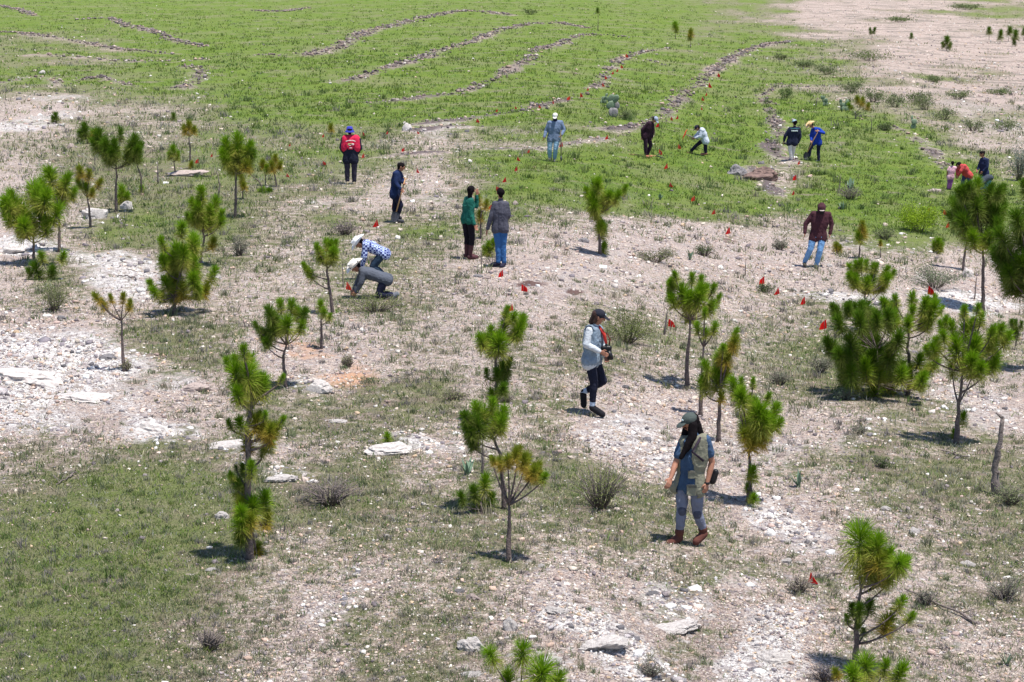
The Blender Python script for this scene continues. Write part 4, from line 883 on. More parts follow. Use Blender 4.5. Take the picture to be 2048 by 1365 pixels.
def cowboy_hat(parent, c, up, fw, m, R=.19, k=1.):
    rt = fw.cross(up).normalized(); bm = bmesh.new(); n = 28; rings = []
    prof = [(.070, .115), (.088, .11), (.094, .07), (.098, .02), (.102, .0), (.14, -.002), (R*.88, .004), (R, .010), (R, .004), (R*.85, -.006), (.10, -.012)]
    for j, (r, h) in enumerate(prof):
        ring = []
        for i in range(n):
            a = i*2*math.pi/n; ca, sa = math.cos(a), math.sin(a); x = sa*r*.92; y = ca*r*1.14
            hh = h + (.055*(sa**2)*max(0, (r-.10)/(R-.10)) - .03*(ca**2)*max(0, (r-.10)/(R-.10)) if j >= 4 else 0)
            if j < 2: hh -= .03*abs(ca)**.5*(1 if j == 0 else 0) 
            ring.append(bm.verts.new(c+(rt*x+fw*y+up*hh)*k))
        rings.append(ring)
    cv = bm.verts.new(c+up*.088*k)
    for i in range(n): bm.faces.new((cv, rings[0][i], rings[0][(i+1) % n]))
    for a, b in zip(rings[:-1], rings[1:]):
        for i in range(n): bm.faces.new((a[i], b[i], b[(i+1) % n], a[(i+1) % n]))
    for f in bm.faces: f.smooth = True
    o = bm_obj('hat', bm, m, parent)
    bm = bmesh.new(); rr = []
    for h in (.004, .026):
        rr.append([bm.verts.new(c+(rt*math.sin(i*2*math.pi/n)*.1045*.92+fw*math.cos(i*2*math.pi/n)*.1045*1.14+up*h)*k) for i in range(n)])
    for i in range(n): bm.faces.new((rr[0][i], rr[0][(i+1) % n], rr[1][(i+1) % n], rr[1][i]))
    bm_obj('hat_band', bm, cloth((.05, .03, .03)), o); return o
def person(label, base, fdir, J, top=(.2,.2,.2), sleeve='long', legs=(.03,.03,.06), shoe=(.03,.03,.03), hair='short', gear=None, gcol=(.05,.05,.05), head=None,
           tilt=0., vox=.009, k=1., loose=.02, tloose=.014, boot=0, hcol=None, group='people working on the slope', topmat=None, topname='shirt', curl=.6, cuff=None, hemd=.06, skin=None, forearm_skin=.1):
    B, s, phi = ground_pt(*base); cph, sph = math.cos(phi), math.sin(phi)
    root = thing('person', label, 'person', B, 0, group)
    def L(p):
        x, y = p[0], p[1]; dy = p[2] if len(p) > 2 else 0.
        return Vector(((x-base[0])/s, dy, ((base[1]-y)/s-dy*sph)/cph))
    j = {n: L(p) for n, p in J.items()}
    f = math.radians(fdir); FW = Vector((math.cos(f), math.sin(f), 0))
    hf = math.radians(head if head is not None else fdir); HF = Vector((math.cos(hf)*math.cos(tilt), math.sin(hf)*math.cos(tilt), -math.sin(tilt)))
    SM = (j['SL']+j['SR'])/2
    for n_ in ('SL', 'SR'): j[n_] = SM.lerp(j[n_], .86)
    H = j['H']; PM = (j['PL']+j['PR'])/2
    up = Vector((0, 0, 1)); UP = (up-HF*up.dot(HF)).normalized(); RT = HF.cross(UP)
    spine = (SM-PM).normalized(); N = SM+(H-SM)*.35
    def tors(e):
        c = []
        for a, b in (('SL', 'PL'), ('SR', 'PR')):
            S, P = j[a], j[b]; S2 = S.lerp(SM, .22)-spine*.02*k; C = S2.lerp(P, .3).lerp(SM.lerp(PM, .3), .15); Wd = S2.lerp(P, .68).lerp(SM.lerp(PM, .68), .3)
            c += [(S, S2, .058*k+e*.8, .072*k+e), (S2, C, .072*k+e, .098*k+e), (C, Wd, .098*k+e, .086*k+e), (Wd, P, .086*k+e, .098*k+e)]
        c += [(SM, SM.lerp(PM, .35), .08*k+e, .108*k+e), (SM.lerp(PM, .35), SM.lerp(PM, .7), .108*k+e, .098*k+e), (SM.lerp(PM, .7), PM, .098*k+e, .108*k+e), (j['SL'], j['SR'], .055*k+e, .055*k+e)]
        return c
    caps = tors(0)+[(SM, N, .062*k, .052*k), (N, H-UP*.03*k, .05*k, .052*k)]
    for sd in 'LR':
        S, E, W, P, K, A = (j[q+sd] for q in ('S', 'E', 'W', 'P', 'K', 'A'))
        caps += [(S, E, .052*k, .040*k), (E, E.lerp(W, .35), .040*k, .040*k), (E.lerp(W, .35), W, .040*k, .026*k)]
        caps += [(P, K, .085*k, .055*k), (K, K.lerp(A, .3), .054*k, .056*k), (K.lerp(A, .3), A, .056*k, .036*k)]
        T_ = L(J['T'+sd]) if 'T'+sd in J else A+FW*.15*k+Vector((0, 0, -.06*k)); caps.append((A+Vector((0, 0, -.03*k)), T_, .036*k, .028*k))
        hand(caps, W, (W-E), FW if abs((W-E).normalized().dot(FW)) < .8 else Vector((0, 0, 1)), k, curl)
    ch = H+HF*.035*k-UP*.075*k
    caps += [(H-HF*.022*k+UP*.015*k, H+HF*.018*k+UP*.012*k, .088*k, .082*k), (H-UP*.03*k, ch, .066*k, .040*k), (H+HF*.088*k+UP*.01*k, H+HF*.108*k-UP*.028*k, .009*k, .014*k),
             (H+RT*.08*k+UP*.012*k, H+RT*.086*k-UP*.03*k, .018*k, .012*k), (H-RT*.08*k+UP*.012*k, H-RT*.086*k-UP*.03*k, .018*k, .012*k)]
    body = remesh('body', caps, [], vox if vox > .007 else .0062, skin or M_SKIN, root, 2)
    for sg in (-1, 1):
        bm = bmesh.new(); add_ell(bm, H+HF*.084*k+RT*sg*.032*k+UP*.004*k, RT*.013*k, UP*.007*k, HF*.008*k); bm_obj('eye', bm, M_EYE, root)
        bm = bmesh.new(); add_ell(bm, H+HF*.086*k+RT*sg*.032*k+UP*.026*k, RT*.018*k, UP*.004*k, HF*.008*k); bm_obj('eyebrow', bm, M_HAIR, root)
    bm = bmesh.new(); add_ell(bm, H+HF*.084*k-UP*.060*k, RT*.022*k, UP*.008*k, HF*.010*k); bm_obj('mouth', bm, M_LIP, root)
    # clothes
    cp = tors(loose*k)
    hem = PM-spine*hemd*k
    cp += [(j['PL'], j['PL']+(hem-PM), .098*k+loose, .10*k+loose), (j['PR'], j['PR']+(hem-PM), .098*k+loose, .10*k+loose), (SM, N, .068*k, .060*k)]
    for sd in 'LR':
        S, E, W = (j[q+sd] for q in ('S', 'E', 'W'))
        if sleeve == 'long': cp += [(S, E, .058*k+loose*.8, .048*k+loose*.6), (E, W.lerp(E, forearm_skin), .048*k+loose*.6, .036*k+loose*.35)]
        elif sleeve == 'short': cp += [(S, S.lerp(E, .62), .058*k+loose*.8, .056*k+loose*.7)]
    shirt = remesh(topname, cp, [], vox, topmat or cloth(top), root, 3, .010*k)
    # trousers: widen at hips
    lc = []
    for sd in 'LR':
        P, K, A = (j[q+sd] for q in 'PKA'); t = tloose
        lc += [(P+spine*.05*k, P, .09*k+t, .098*k+t), (P, K, .092*k+t, .060*k+t), (K, K.lerp(A, .3), .060*k+t, .060*k+t), (K.lerp(A, .3), A.lerp(K, boot if boot else (cuff or .06)), .060*k+t, .046*k+t*.9)]
    lc.append((j['PL'], j['PR'], .10*k+tloose, .10*k+tloose)); lc.append((PM, PM+spine*.06*k, .105*k+tloose, .10*k+tloose))
    remesh('trousers', lc, [], vox, cloth(legs), root, 3, .010*k)
    for sd in 'LR':
        K, A = j['K'+sd], j['A'+sd]
        T_ = L(J['T'+sd]) if 'T'+sd in J else A+FW*.17*k+Vector((0, 0, -.055*k))
        d = (T_-A); d = d.normalized() if d.length > .01 else FW
        hl = A-d*.02*k+Vector((0, 0, -.045*k)) if 'T'+sd not in J else A.lerp(T_, .0)+Vector((0, 0, -.03*k))
        cs = [(hl, T_, .056*k, .052*k), (A+Vector((0, 0, .01)), hl, .046*k, .046*k)]
        if vox < .008: cs.append((hl+Vector((0, 0, -.012)), T_+Vector((0, 0, -.006)), .05*k, .05*k))
        if boot: cs.append((A, A.lerp(K, boot+.05), .050*k, .062*k))
        remesh('boot' if boot else 'shoe', cs, [], max(vox, .008), cloth(shoe), root, 2)
    # hair
    hm = M_HAIR if hcol is None else hcol
    if hair != 'none':
        hc = [(H-HF*.035*k+UP*.02*k, H+HF*.002*k+UP*.03*k, .094*k, .088*k), (H-HF*.045*k-UP*.02*k, H-HF*.045*k-UP*.065*k, .075*k, .05*k)]
        if hair == 'bun': hc.append((H-HF*.11*k+UP*.05*k, H-HF*.12*k+UP*.055*k, .04*k, .038*k))
        if hair == 'long': hc += [(H-HF*.05*k-UP*.05*k, H-HF*.07*k-UP*.24*k, .08*k, .06*k)]
        if hair == 'medium': hc += [(H-HF*.06*k-UP*.05*k, H-HF*.085*k-UP*.11*k, .07*k, .055*k), (H-HF*.02*k+RT*.06*k, H-HF*.03*k+RT*.07*k-UP*.09*k, .04*k, .03*k), (H-HF*.02*k-RT*.06*k, H-HF*.03*k-RT*.07*k-UP*.09*k, .04*k, .03*k)]
        if hair == 'chest':
            for sg in (-1, 1): hc += [(H+RT*sg*.07*k-UP*.02*k, H+RT*sg*.09*k+HF*.06*k-UP*.17*k, .055*k, .065*k), (H+RT*sg*.09*k+HF*.06*k-UP*.17*k, H+RT*sg*.06*k+FW*.17*k-Vector((0, 0, .42*k)), .065*k, .03*k)]
            hc += [(H-HF*.05*k-UP*.05*k, H-HF*.08*k-UP*.26*k, .08*k, .06*k)]
        remesh('hair', hc, [], vox, hm, root, 2, .006)
    gm = cloth(gcol)
    if gear in ('cap', 'beanie'):
        c = H+UP*.042*k-HF*.005*k
        e = [(c, RT*.098*k, HF*.108*k, UP*.085*k)]
        if gear == 'cap': e.append((c+HF*.125*k-UP*.022*k, RT*.075*k, (HF*.075-UP*.022)*k, UP*.0125*k))
        o = remesh('cap', [], e, .006 if vox < .008 else .008, gm, root, 1)
        bm = bmesh.new(); add_ell(bm, c+HF*.098*k+UP*.024*k, RT*.03*k, UP*.014*k, HF*.010*k); bm_obj('emblem', bm, cloth((.5, .6, .62)), o)
    elif gear == 'cowboy': cowboy_hat(root, H+UP*.045*k, UP, HF, gm, .20, k)
    elif gear == 'bucket':
        bm = bmesh.new(); n = 24; rings = []
        for r, h in ((.001, .14), (.07, .138), (.090, .12), (.106, .03), (.112, .02), (.16, -.035), (.158, -.042), (.108, .012)):
            rings.append([bm.verts.new(H+(RT*math.cos(i*2*math.pi/n)*r+HF*math.sin(i*2*math.pi/n)*r*1.08+UP*h)*k) for i in range(n)])
        for a, b in zip(rings[:-1], rings[1:]):
            for i in range(n): bm.faces.new((a[i], b[i], b[(i+1) % n], a[(i+1) % n]))
        for f_ in bm.faces: f_.smooth = True
        bm_obj('hat', bm, gm, root)
    elif gear == 'hood':
        hc = [(H-HF*.03*k+UP*.03*k, H+HF*.03*k+UP*.035*k, .118*k, .112*k), (H-HF*.06*k+UP*.09*k, H-HF*.02*k+UP*.11*k, .06*k, .05*k), (H-HF*.04*k, N-HF*.02*k, .112*k, .10*k)]
        remesh('hood', hc, [], vox, topmat or cloth(top), root, 2, .006)
        remesh('face_shadow_scarf', [(H+HF*.085*k-UP*.035*k, H+HF*.075*k-UP*.10*k, .072*k, .06*k)], [], vox, cloth((.012, .009, .012)), root, 1).name = 'scarf'  # near-black scarf blob, also stands in for the shade on the hooded face
        bm = bmesh.new(); add_ell(bm, H+HF*.135*k+UP*.035*k, RT*.07*k, UP*.012*k, HF*.035*k); bm_obj('cap_brim', bm, cloth((.5, .42, .38)), root)
    return root, j, dict(root=root, H=H, HF=HF, UP=UP, RT=RT, SM=SM, PM=PM, FW=FW, spine=spine, s=s, phi=phi, B=B, L=L, tors=tors)
def tube_part(name, pts, rad, m, parent, seg=8):
    bm = bmesh.new(); tube(bm, pts, rad, seg); return bm_obj(name, bm, m, parent)
def blob_part(name, c, X, Y, Z, m, parent):
    bm = bmesh.new(); add_ell(bm, c, X, Y, Z)
    for f in bm.faces: f.smooth = True
    return bm_obj(name, bm, m, parent)
def tool(kind, label, ref, a, b, extra=None, wood=True):
    """tool from grip a to head b, both (px, py, dy) in the frame of a person info dict"""
    Lf = ref['L']; A, Bp = Lf(a), Lf(b); root = thing(kind, label, kind.replace('_', ' '), ref['B']+A, 0, 'hand tools'); d = (Bp-A); n = d.normalized(); o = Vector((0, 0, 0))
    hm = M_WOOD if wood else M_DEAD; tube_part('handle', [o, d*.5, d], [.016, .018, .017], hm, root)
    sd = n.cross(Vector((0, 1, 0))).normalized(); th = n.cross(sd)
    if kind == 'shovel':
        bm = bmesh.new(); pr = [(0, .03), (.03, .10), (.16, .11), (.24, .08), (.29, .01)]; rows = []
        for h, wd in pr:
            rows.append([[bm.verts.new(d+n*h+sd*wd*t+th*(.03*t*t+o_)) for t in (-1, -.5, 0, .5, 1)] for o_ in (0, .006)])
        for r0, r1 in zip(rows[:-1], rows[1:]):
            for q in (0, 1):
                for i in range(4): bm.faces.new((r0[q][i], r0[q][i+1], r1[q][i+1], r1[q][i]))
        bm_obj('blade', bm, M_STEEL, root)
        tube_part('grip', [-sd*.06, sd*.06], [.014, .014], hm, root)
    elif kind == 'pickaxe':
        e0, e1 = Lf(extra[0])-A, Lf(extra[1])-A
        tube_part('pick_head', [e0, (e0+d)*.5+n*.02, d, (e1+d)*.5+n*.02, e1], [.006, .02, .03, .02, .008], M_FLAG2 if extra[2] else M_STEEL, root)
    elif kind == 'digging_bar':
        bm = bmesh.new(); tube(bm, [d, d+n*.12, d+n*.2], [.018, .04, .01], 6); bm_obj('blade', bm, M_STEEL, root)
    return root
# --- person in khaki vest
r_, j, I = person('person in khaki vest, dark cap and long black hair walking in the foreground', (1375,1090), 215,
 dict(H=(1376,849),SL=(1361,886,.02),SR=(1408,883,-.10),EL=(1348,930,-.03),WL=(1337,960,-.16),ER=(1420,927,-.05),WR=(1410,969,-.12),PL=(1364,972,.04),PR=(1391,977,-.05),
      KL=(1362,1022,-.02),KR=(1393,1027,-.02),AL=(1358,1072,0),AR=(1408,1064,.06),TL=(1338,1087,-.06),TR=(1392,1083,-.02)),
 top=(.045,.085,.16), sleeve='short', legs=(.17,.185,.25), shoe=(.11,.04,.03), hair='chest', gear='cap', gcol=(.06,.075,.07), head=200, tilt=.3, vox=.0075, boot=.12, tloose=.004, loose=.012, curl=.8, hemd=-.03)
VM = mat('khaki_vest', (.215,.21,.155), rough=.9, var=.12, scale=9, bump=.5, bscale=30)
FWv, SMv, PMv = I['FW'], I['SM'], I['PM']
side = FWv.cross(Vector((0, 0, 1)))
def vcut(p):
    q = p-SMv; f_ = q.dot(FWv); l_ = q.dot(side)
    if f_ > .02 and abs(l_+.0) < .05+max(0, -q.z)*.10: return True
    if q.z > .065 and abs(l_) < .07: return True
    for S in (j['SL'], j['SR']):
        if (p-S-(S-SMv).normalized()*.075).length < .075: return True
    return False
vc = I['tors'](.022)+[(j['PL'], j['PL']+Vector((-.09, -.02, -.02)), .105, .085), (j['PR'], j['PR']+Vector((.0, -.01, -.04)), .108, .105)]
vest = remesh('vest', vc, [], .009, VM, r_, 4, .010, vcut, .008)
def pocket(c, w_, h_, nrm, par=vest):
    side = nrm.cross(Vector((0, 0, 1)))
    bm = bmesh.new(); bmesh.ops.create_cube(bm, size=1)
    bmesh.ops.bevel(bm, geom=bm.edges[:], offset=.12, segments=2)
    mt = Matrix((side*w_, nrm*.03, Vector((0, 0, 1))*h_)).transposed().to_4x4()
    bmesh.ops.transform(bm, verts=bm.verts, matrix=Matrix.Translation(c) @ mt); bm_obj('pocket', bm, VM, par)
    bm = bmesh.new(); bmesh.ops.create_cube(bm, size=1); mt = Matrix((side*w_*1.05, nrm*.036, Vector((0, 0, 1))*.03)).transposed().to_4x4()
    bmesh.ops.transform(bm, verts=bm.verts, matrix=Matrix.Translation(c+Vector((0, 0, h_*.42))+nrm*.004) @ mt); bm_obj('pocket_flap', bm, mat('vest_trim', (.13,.125,.10)), par)
for sg in (-1, 1):
    nd = (FWv*math.cos(math.radians(58))+side*sg*math.sin(math.radians(58)))
    pocket(PMv+nd*.158-Vector((0, 0, .01)), .12, .13, nd); pocket(PMv+nd*.142+Vector((0, 0, .19)), .09, .09, nd)
    tube_part('strap', [SMv+side*sg*.12+Vector((0, 0, .06)), SMv+side*sg*.14+FWv*.15-Vector((0, 0, .1)), SMv+side*sg*.22+FWv*.03-Vector((0, 0, .22))], [.016]*3, cloth((.03,.02,.035)), vest)
L = I['L']
bag = remesh('camera_bag', [(L((1430,946,.12)), L((1424,962,.12)), .045, .055)], [], .01, M_BLACK, r_, 2)
bag.name = 'pouch'
tube_part('wristwatch', [j['WR']+Vector((0, 0, .018)), j['WR']+Vector((0, 0, -.012))], [.036, .036], M_BLACK, r_)
for sd in 'LR': remesh('knee_patch', [(j['K'+sd]+Vector((0, -.02, .02)), j['K'+sd]+Vector((0, -.02, -.02)), .058, .056)], [], .01, cloth((.07,.075,.11)), r_, 2)
# --- person with camera
r_, j, I = person('person in grey quilted vest and black cap walking with a camera in the centre', (1187,832), -12,
 dict(H=(1196,636,-.02),SL=(1177,664,-.15),SR=(1196,662,.15),EL=(1171,692,-.2),WL=(1199,706,-.22),ER=(1203,692,.18),WR=(1210,716,-.02),PL=(1178,722,-.09),PR=(1188,720,.09),
      KL=(1187,766,-.10),AL=(1184,812,-.10),TL=(1204,829,-.13),KR=(1206,763,.08),AR=(1167,785,.10),TR=(1168,810,.12)),
 top=(.55,.58,.62), sleeve='long', legs=(.010,.012,.028), shoe=(.012,.012,.016), hair='medium', gear='cap', gcol=(.016,.017,.028), hcol=M_HAIRB, head=-10, tilt=.3, vox=.0075, tloose=.006, loose=.018, curl=.9, forearm_skin=.12, cuff=.24)
SMv, PMv, FWv = I['SM'], I['PM'], I['FW']
side = FWv.cross(Vector((0, 0, 1)))
def wcut(p):
    q = p-SMv
    if q.dot(FWv) > .03 and abs(q.dot(side)) < .04: return True
    for S in (j['SL'], j['SR']):
        if (p-S-(S-SMv).normalized()*.06).length < .085: return True
    return False
vc = [(a, b, r0+.036, r1+.036) for a, b, r0, r1 in I['tors'](0)]
vest = remesh('quilted_vest', vc, [], .009, mat('quilted_vest', (.21,.27,.34), rough=.55, var=.3, scale=8, bump=.8, bscale=16), r_, 4, .016, wcut, .01)
for sd in 'LR': remesh('sock', [(j['A'+sd], j['A'+sd].lerp(j['K'+sd], .26), .048, .050)], [], .009, cloth((.42,.50,.62)), r_, 2)
tube_part('scarf', [SMv+FWv*.08+Vector((0, -.03, .08)), SMv+FWv*.16+Vector((0, -.02, -.04)), SMv+FWv*.19+Vector((.01, -.02, -.2))], [.022, .03, .022], cloth((.62,.05,.04)), r_)
L = I['L']
ct = thing('camera', 'black camera with long lens held in both hands by the walking person', 'camera', I['B']+L((1211,700,-.06)), 0)
remesh('camera_body', [(Vector((-.05, 0, .02)), Vector((.05, 0, .02)), .042, .042), (Vector((-.05, 0, -.03)), Vector((.05, 0, -.03)), .04, .04), (Vector((0, 0, .05)), Vector((.0, 0, .07)), .028, .024)], [], .008, M_BLACK, ct, 2)
ln = tube_part('lens', [(.03, -.02, -.03), (.06, -.03, -.10), (.07, -.035, -.16)], [.042, .044, .048], M_BLACK, ct, 14)
blob_part('lens_glass', Vector((.072, -.036, -.162)), Vector((.036, 0, 0)), Vector((0, .036, 0)), Vector((0, 0, .006)), M_GLASS, ln)
tube_part('strap', [(.05, 0, .06), (.06, .02, .16), (0, .04, .26)], [.010]*3, cloth((.12,.02,.02)), ct)
# --- couple
r_, j, I = person('person in dark green sweater and brown boots, left of the standing pair', (940,518), 20,
 dict(H=(943,382,.04),SL=(933,399,.12),SR=(944,403,-.12),EL=(953,413,.16),WL=(954,391,.12),ER=(941,430,-.14),WR=(950,451,-.18),PL=(931,436,.06),PR=(941,438,-.08),KL=(934,478,.06),KR=(945,479,-.08),AL=(933,508,.05),AR=(940,511,-.06)),
 top=(.010,.115,.085), legs=(.008,.006,.012), shoe=(.085,.035,.04), hair='bun', gear=None, head=70, boot=.55, vox=.009, loose=.014, tloose=.006, curl=.3)
remesh('ponytail', [(I['H']-I['HF']*.08, I['H']-I['HF']*.09-Vector((0,0,.20)), .07, .045)], [], .01, M_HAIR, r_, 2)
_, j, I = person('person in charcoal shirt and blue jeans, right of the standing pair', (1000,534), 110,
 dict(H=(1001,387,.02),SL=(989,409,-.02),SR=(1014,410,0),EL=(982,436,-.04),WL=(975,460,-.02),ER=(1017,432,.02),WR=(1010,446,.2),PL=(993,455,0),PR=(1008,455,0),KL=(997,491,.02),KR=(1006,491,.02),AL=(997,525,0),AR=(1008,526,0),TL=(984,530,.04),TR=(1003,533,-.08)),
 top=(.075,.075,.10), legs=(.035,.12,.30), shoe=(.02,.02,.04), hair='short', vox=.009, loose=.02, tloose=.014, curl=.4)
# --- crouching men
PL_ = mat('plaid', (.5,.5,.5)); 
def plaid(m):
    t = m.node_tree; N = t.nodes; Lk = t.links; tc = N.new('ShaderNodeTexCoord'); ck = N.new('ShaderNodeTexChecker'); ck.inputs['Scale'].default_value = 21
    ck.inputs['Color1'].default_value = (.42,.50,.72,1); ck.inputs['Color2'].default_value = (.02,.03,.16,1)
    Lk.new(tc.outputs['Object'], ck.inputs[0]); Lk.new(ck.outputs[0], N['Principled BSDF'].inputs['Base Color'])
plaid(PL_)
person('crouching man in blue and white plaid shirt and white cowboy hat', (762,560), 185,
 dict(H=(719,487,-.02),SL=(733,486,.12),SR=(733,492,-.15),EL=(728,508,.1),WL=(724,528,.05),ER=(731,514,-.18),WR=(726,534,-.12),PL=(767,505,.1),PR=(767,508,-.1),KL=(745,532,.12),KR=(747,534,-.12),AL=(768,550,.12),AR=(770,552,-.12)),
 topmat=PL_, legs=(.02,.04,.07), shoe=(.05,.04,.03), gear='cowboy', gcol=(.80,.80,.80), head=190, tilt=.95, vox=.009, loose=.022, curl=1.)
person('kneeling man in grey shirt and straw white hat bending to the ground', (760,596), 188,
 dict(H=(712,534,-.02),SL=(727,540,.12),SR=(728,546,-.14),EL=(716,562,.08),WL=(708,580,0),ER=(724,566,-.16),WR=(713,585,-.1),PL=(770,556,.1),PR=(770,560,-.1),KL=(757,588,.1),KR=(759,589,-.12),AL=(785,590,.1),AR=(786,592,-.12),TL=(793,588,.1),TR=(795,589,-.12)),
 top=(.085,.095,.12), legs=(.014,.016,.04), shoe=(.16,.17,.2), gear='cowboy', gcol=(.74,.70,.63), head=200, tilt=.75, vox=.009, loose=.022, curl=1.)
# --- brown hoodie
_, j, I = person('person in dark maroon hoodie and faded blue jeans walking toward the viewer with head bowed', (1622,536), 265,
 dict(H=(1639,418,-.08),SL=(1621,429,0),SR=(1656,430,0),EL=(1609,449,.02),WL=(1607,468,-.06),ER=(1661,449,.02),WR=(1657,470,-.06),PL=(1625,474,0),PR=(1643,474,0),KL=(1619,500,-.05),KR=(1638,502,-.08),AL=(1610,525,.12),AR=(1632,530,-.04)),
 top=(.060,.020,.028), legs=(.16,.33,.58), shoe=(.07,.06,.05), hair='none', gear='hood', head=265, tilt=.55, vox=.009, loose=.03, tloose=.02, curl=.9)
# --- navy hoodie with shovel
_, j, I = person('person in navy hoodie holding a wooden shovel, black hair', (792,446), -8,
 dict(H=(804,335,0),SL=(792,349,-.13),SR=(800,347,.14),EL=(793,368,-.18),WL=(803,379,-.22),ER=(806,362,.1),WR=(809,368,-.1),PL=(789,386,-.08),PR=(793,385,.09),KL=(802,411,-.08),AL=(793,439,-.08),KR=(790,408,.08),AR=(788,432,.1)),
 top=(.010,.022,.075), legs=(.010,.012,.035), shoe=(.05,.05,.06), hair='short', vox=.010, loose=.026, tilt=.35, curl=1.)
tool('shovel', 'wooden shovel held by the person in navy hoodie', I, (812,358,-.12), (794,424,-.24))
# --- red vest
r_, j, I = person('person seen from behind in red vest over black jacket and blue bucket hat', (702,369), 95,
 dict(H=(701,263,0),SL=(688,279,0),SR=(719,280,0),EL=(684,297,0),WL=(690,309,.2),ER=(721,297,0),WR=(714,309,.2),PL=(695,318,0),PR=(709,318,0),KL=(695,341,0),KR=(709,342,0),AL=(695,363,0),AR=(708,364,.02)),
 top=(.012,.014,.03), legs=(.035,.03,.05), shoe=(.5,.42,.3), hair='short', gear='bucket', gcol=(.04,.045,.36), vox=.010, loose=.045, tloose=.022)
vv = remesh('vest', [(j['SL'], j['SR'], .10, .10), (j['SL'].lerp(I['SM'], .3), j['SL'].lerp(j['PL'], .42), .145, .155), (j['SR'].lerp(I['SM'], .3), j['SR'].lerp(j['PR'], .42), .145, .155), (I['SM'], I['SM'].lerp(I['PM'], .42), .15, .16)], [], .011, cloth((.62,.02,.07)), r_, 3, .008)
c = I['SM']+Vector((0, -.185, 0))
for k_, (dx, dz, a, b) in enumerate([(-.13,-.02,.030,.016),(-.09,-.005,.026,.017),(-.045,.003,.026,.017),(0,.005,.026,.017),(.045,.003,.026,.017),(.09,-.005,.026,.017),(.13,-.02,.026,.016),(-.05,-.12,.045,.04),(.06,-.115,.05,.03),(0,-.09,.06,.010),(-.02,-.155,.03,.012),(.0,-.23,.05,.012)]):
    blob_part('print_mark', c+Vector((dx, .012*abs(dx)*8, dz-.03)), Vector((a, 0, 0)), Vector((0, .012, 0)), Vector((0, 0, b)), cloth((.75,.6,.6) if k_ not in (7, 9) else (.55,.42,.2)), vv)
# --- blue shirt
_, j, I = person('person in blue grey shirt, light cap and faded jeans with a digging bar', (1105,323), 262,
 dict(H=(1110,234,-.03),SL=(1097,247,0),SR=(1123,246,0),EL=(1092,263,.02),WL=(1088,276,-.1),ER=(1128,261,0),WR=(1122,271,-.16),PL=(1101,278,0),PR=(1113,278,0),KL=(1099,299,-.04),KR=(1111,300,-.08),AL=(1100,316,.06),AR=(1109,319,0)),
 top=(.15,.20,.31), legs=(.24,.38,.52), shoe=(.10,.09,.12), gear='cap', gcol=(.62,.60,.55), tilt=.4, vox=.011, loose=.03, tloose=.02, curl=1.)
remesh('scarf', [(I['H']+I['HF']*.06-I['UP']*.07, I['H']+I['HF']*.05-I['UP']*.15, .075, .085)], [], .011, cloth((.012,.012,.05)), I['root'], 2)  # dark neck scarf added so its colour stands in for the shaded face
tool('digging_bar', 'dark digging bar planted by the person in blue grey shirt', I, (1121,262,-.2), (1122,312,-.2), wood=False)
# --- maroon bending
_, j, I = person('bent over person in dark maroon top and cap looking down at the ground', (1293,316), -35,
 dict(H=(1309,240,-.1),SL=(1295,248,-.12),SR=(1305,250,.12),EL=(1284,260,-.12),WL=(1283,273,-.1),ER=(1306,265,.12),WR=(1303,276,.05),PL=(1289,272,-.05),PR=(1297,273,.08),KL=(1291,291,-.06),KR=(1301,292,.06),AL=(1291,311,-.04),AR=(1295,310,.08)),
 top=(.030,.010,.022), legs=(.030,.012,.028), shoe=(.45,.16,.10), gear='cap', gcol=(.30,.34,.45), tilt=.8, vox=.011, loose=.028, curl=.8)
tool('pickaxe', 'pickaxe lying on the grass at the feet of the bent over person', I, (1258,309,.1), (1312,312,0), extra=[(1322,305,.0),(1331,318,0),False])
# --- pickaxe digger
_, j, I = person('person in pale grey shirt and dark cap leaning over to swing a pickaxe', (1398,311), 185,
 dict(H=(1393,257,-.05),SL=(1401,262,.12),SR=(1404,262,-.14),EL=(1394,271,.1),WL=(1388,275,0),ER=(1399,274,-.16),WR=(1389,277,-.06),PL=(1408,280,.08),PR=(1410,281,-.08),KL=(1394,290,.08),KR=(1410,295,-.08),AL=(1381,304,.1),AR=(1411,306,-.08)),
 top=(.52,.56,.66), legs=(.014,.012,.035), shoe=(.28,.12,.09), gear='cap', gcol=(.015,.015,.03), tilt=.6, vox=.011, loose=.05, curl=1.)
tool('pickaxe', 'orange headed pickaxe swung by the person in pale grey shirt', I, (1402,283,-.15), (1369,269,-.1), extra=[(1373,260,-.1),(1364,281,-.1),True], wood=False)
# --- dark jacket, white trousers
r_, j, I = person('person seen from behind in dark jacket with white print and white trousers', (1584,321), 100,
 dict(H=(1587,246,0),SL=(1577,259,0),SR=(1597,259,0),EL=(1569,273,.02),WL=(1567,284,.06),ER=(1599,274,0),WR=(1595,287,.02),PL=(1578,284,0),PR=(1589,284,0),KL=(1580,300,.0),KR=(1587,299,.1),AL=(1583,317,0),AR=(1586,312,.2)),
 top=(.014,.018,.045), legs=(.66,.62,.60), shoe=(.3,.28,.3), gear='cap', gcol=(.30,.42,.50), head=120, vox=.011, loose=.035, tloose=.018)
c = I['SM']+Vector((.0, -.165, -.06))
for q, dx in enumerate((-.12, -.075, -.035, .01, .055, .1)): blob_part('print_mark', c+Vector((dx, .01*abs(dx)*8, -.015*(q % 2)*.4)), Vector((.019, 0, 0)), Vector((0, .014, 0)), Vector((0, 0, .034)), cloth((.65,.75,.76)), r_)
blob_part('yoke', c+Vector((0, .02, .09)), Vector((.20, 0, 0)), Vector((0, .03, 0)), Vector((0, 0, .02)), cloth((.03,.13,.15)), r_)
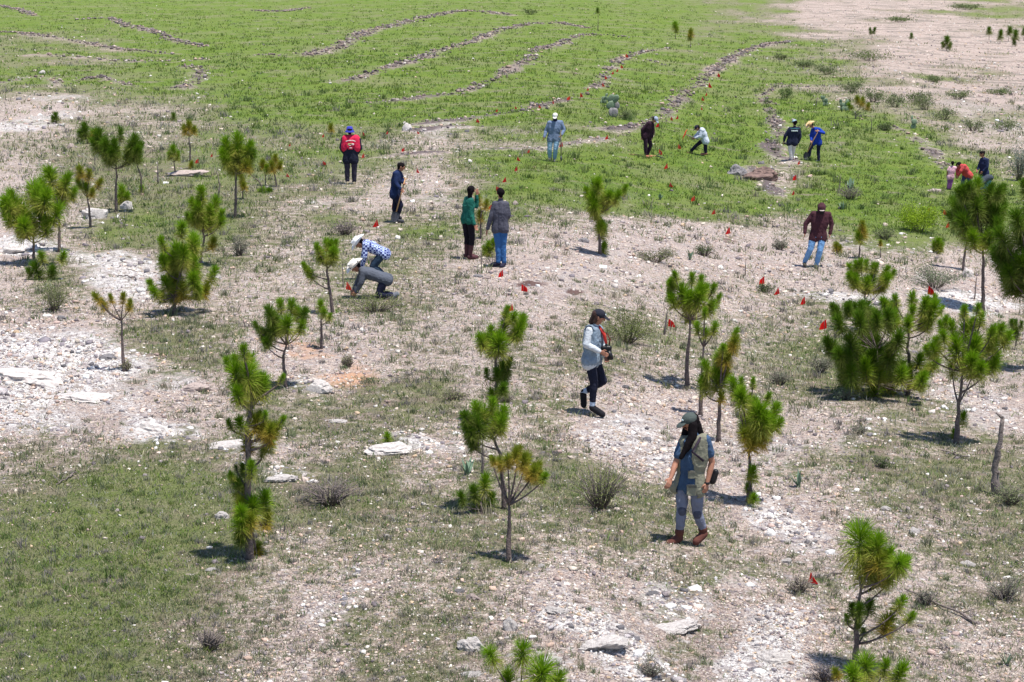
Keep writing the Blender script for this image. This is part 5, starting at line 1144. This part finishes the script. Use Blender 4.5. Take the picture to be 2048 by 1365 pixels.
blob_part('bag', L((1571,289,-.02)) if False else I['L']((1571,288,-.03)), Vector((.09, 0, -.02)), Vector((0, .05, 0)), Vector((0, 0, .05)), M_BLACK, r_)
# --- straw hat with shovel
_, j, I = person('person in bright blue shirt and straw hat digging with a shovel', (1628,322), 200,
 dict(H=(1619,251,-.06),SL=(1624,260,.12),SR=(1636,260,-.12),EL=(1621,273,.08),WL=(1621,282,-.08),ER=(1645,267,-.1),WR=(1632,264,-.28),PL=(1626,284,.05),PR=(1637,284,-.05),KL=(1619,300,0),KR=(1636,302,0),AL=(1618,317,.02),AR=(1637,321,-.03)),
 top=(.012,.045,.36), legs=(.012,.014,.04), shoe=(.03,.035,.06), gear='cowboy', gcol=(.72,.50,.26), head=205, tilt=.7, vox=.011, loose=.026, curl=1.)
tool('shovel', 'shovel with light handle held by the person in straw hat', I, (1633,262,-.28), (1613,305,-.18))
# --- right group
person('child in pink shirt and purple trousers at the far right', (1898,380), 80,
 dict(H=(1903,327,0),SL=(1897,336,0),SR=(1909,336,0),EL=(1893,345,0),WL=(1893,354,.02),ER=(1913,344,.02),WR=(1916,350,.1),PL=(1897,354,0),PR=(1903,354,0),KL=(1897,366,0),KR=(1902,366,0),AL=(1896,377,0),AR=(1900,377,0)),
 top=(.72,.42,.50), sleeve='short', legs=(.28,.10,.30), shoe=(.05,.04,.06), hair='short', k=.74, vox=.011)
person('person in coral red shirt bending beside the child in pink', (1930,388), 150,
 dict(H=(1916,331,.1),SL=(1918,335,.12),SR=(1926,333,-.12),EL=(1914,341,.12),WL=(1913,350,.1),ER=(1918,343,-.14),WR=(1914,352,-.1),PL=(1930,349,.08),PR=(1936,350,-.08),KL=(1925,367,.06),KR=(1936,368,-.06),AL=(1926,384,.06),AR=(1938,385,-.04)),
 top=(.52,.07,.07), legs=(.05,.06,.14), shoe=(.4,.4,.42), hair='short', tilt=.7, vox=.011, loose=.03)
person('standing person in navy top with a hair bun at the far right', (1966,390), 195,
 dict(H=(1960,309,0),SL=(1961,320,.12),SR=(1970,321,-.12),EL=(1957,332,.1),WL=(1953,340,0),ER=(1970,335,-.15),WR=(1962,344,-.12),PL=(1962,346,.06),PR=(1970,346,-.06),KL=(1963,368,.05),KR=(1970,368,-.05),AL=(1963,387,.05),AR=(1970,388,-.05)),
 top=(.016,.024,.07), legs=(.16,.28,.45), shoe=(.05,.05,.05), hair='bun', tilt=.2, vox=.011)
person('bending person in blue jeans half hidden by the tallest pine crown', (1976,402), 170,
 dict(H=(1946,375,.05),SL=(1953,368,.1),SR=(1955,371,-.12),EL=(1950,383,.1),WL=(1946,393,.05),ER=(1952,386,-.1),WR=(1948,396,-.05),PL=(1972,357,.08),PR=(1975,358,-.08),KL=(1968,380,.06),KR=(1975,381,-.06),AL=(1972,397,.06),AR=(1979,398,-.06)),
 top=(.05,.06,.08), legs=(.06,.22,.48), shoe=(.05,.05,.05), hair='short', tilt=.9, vox=.011)
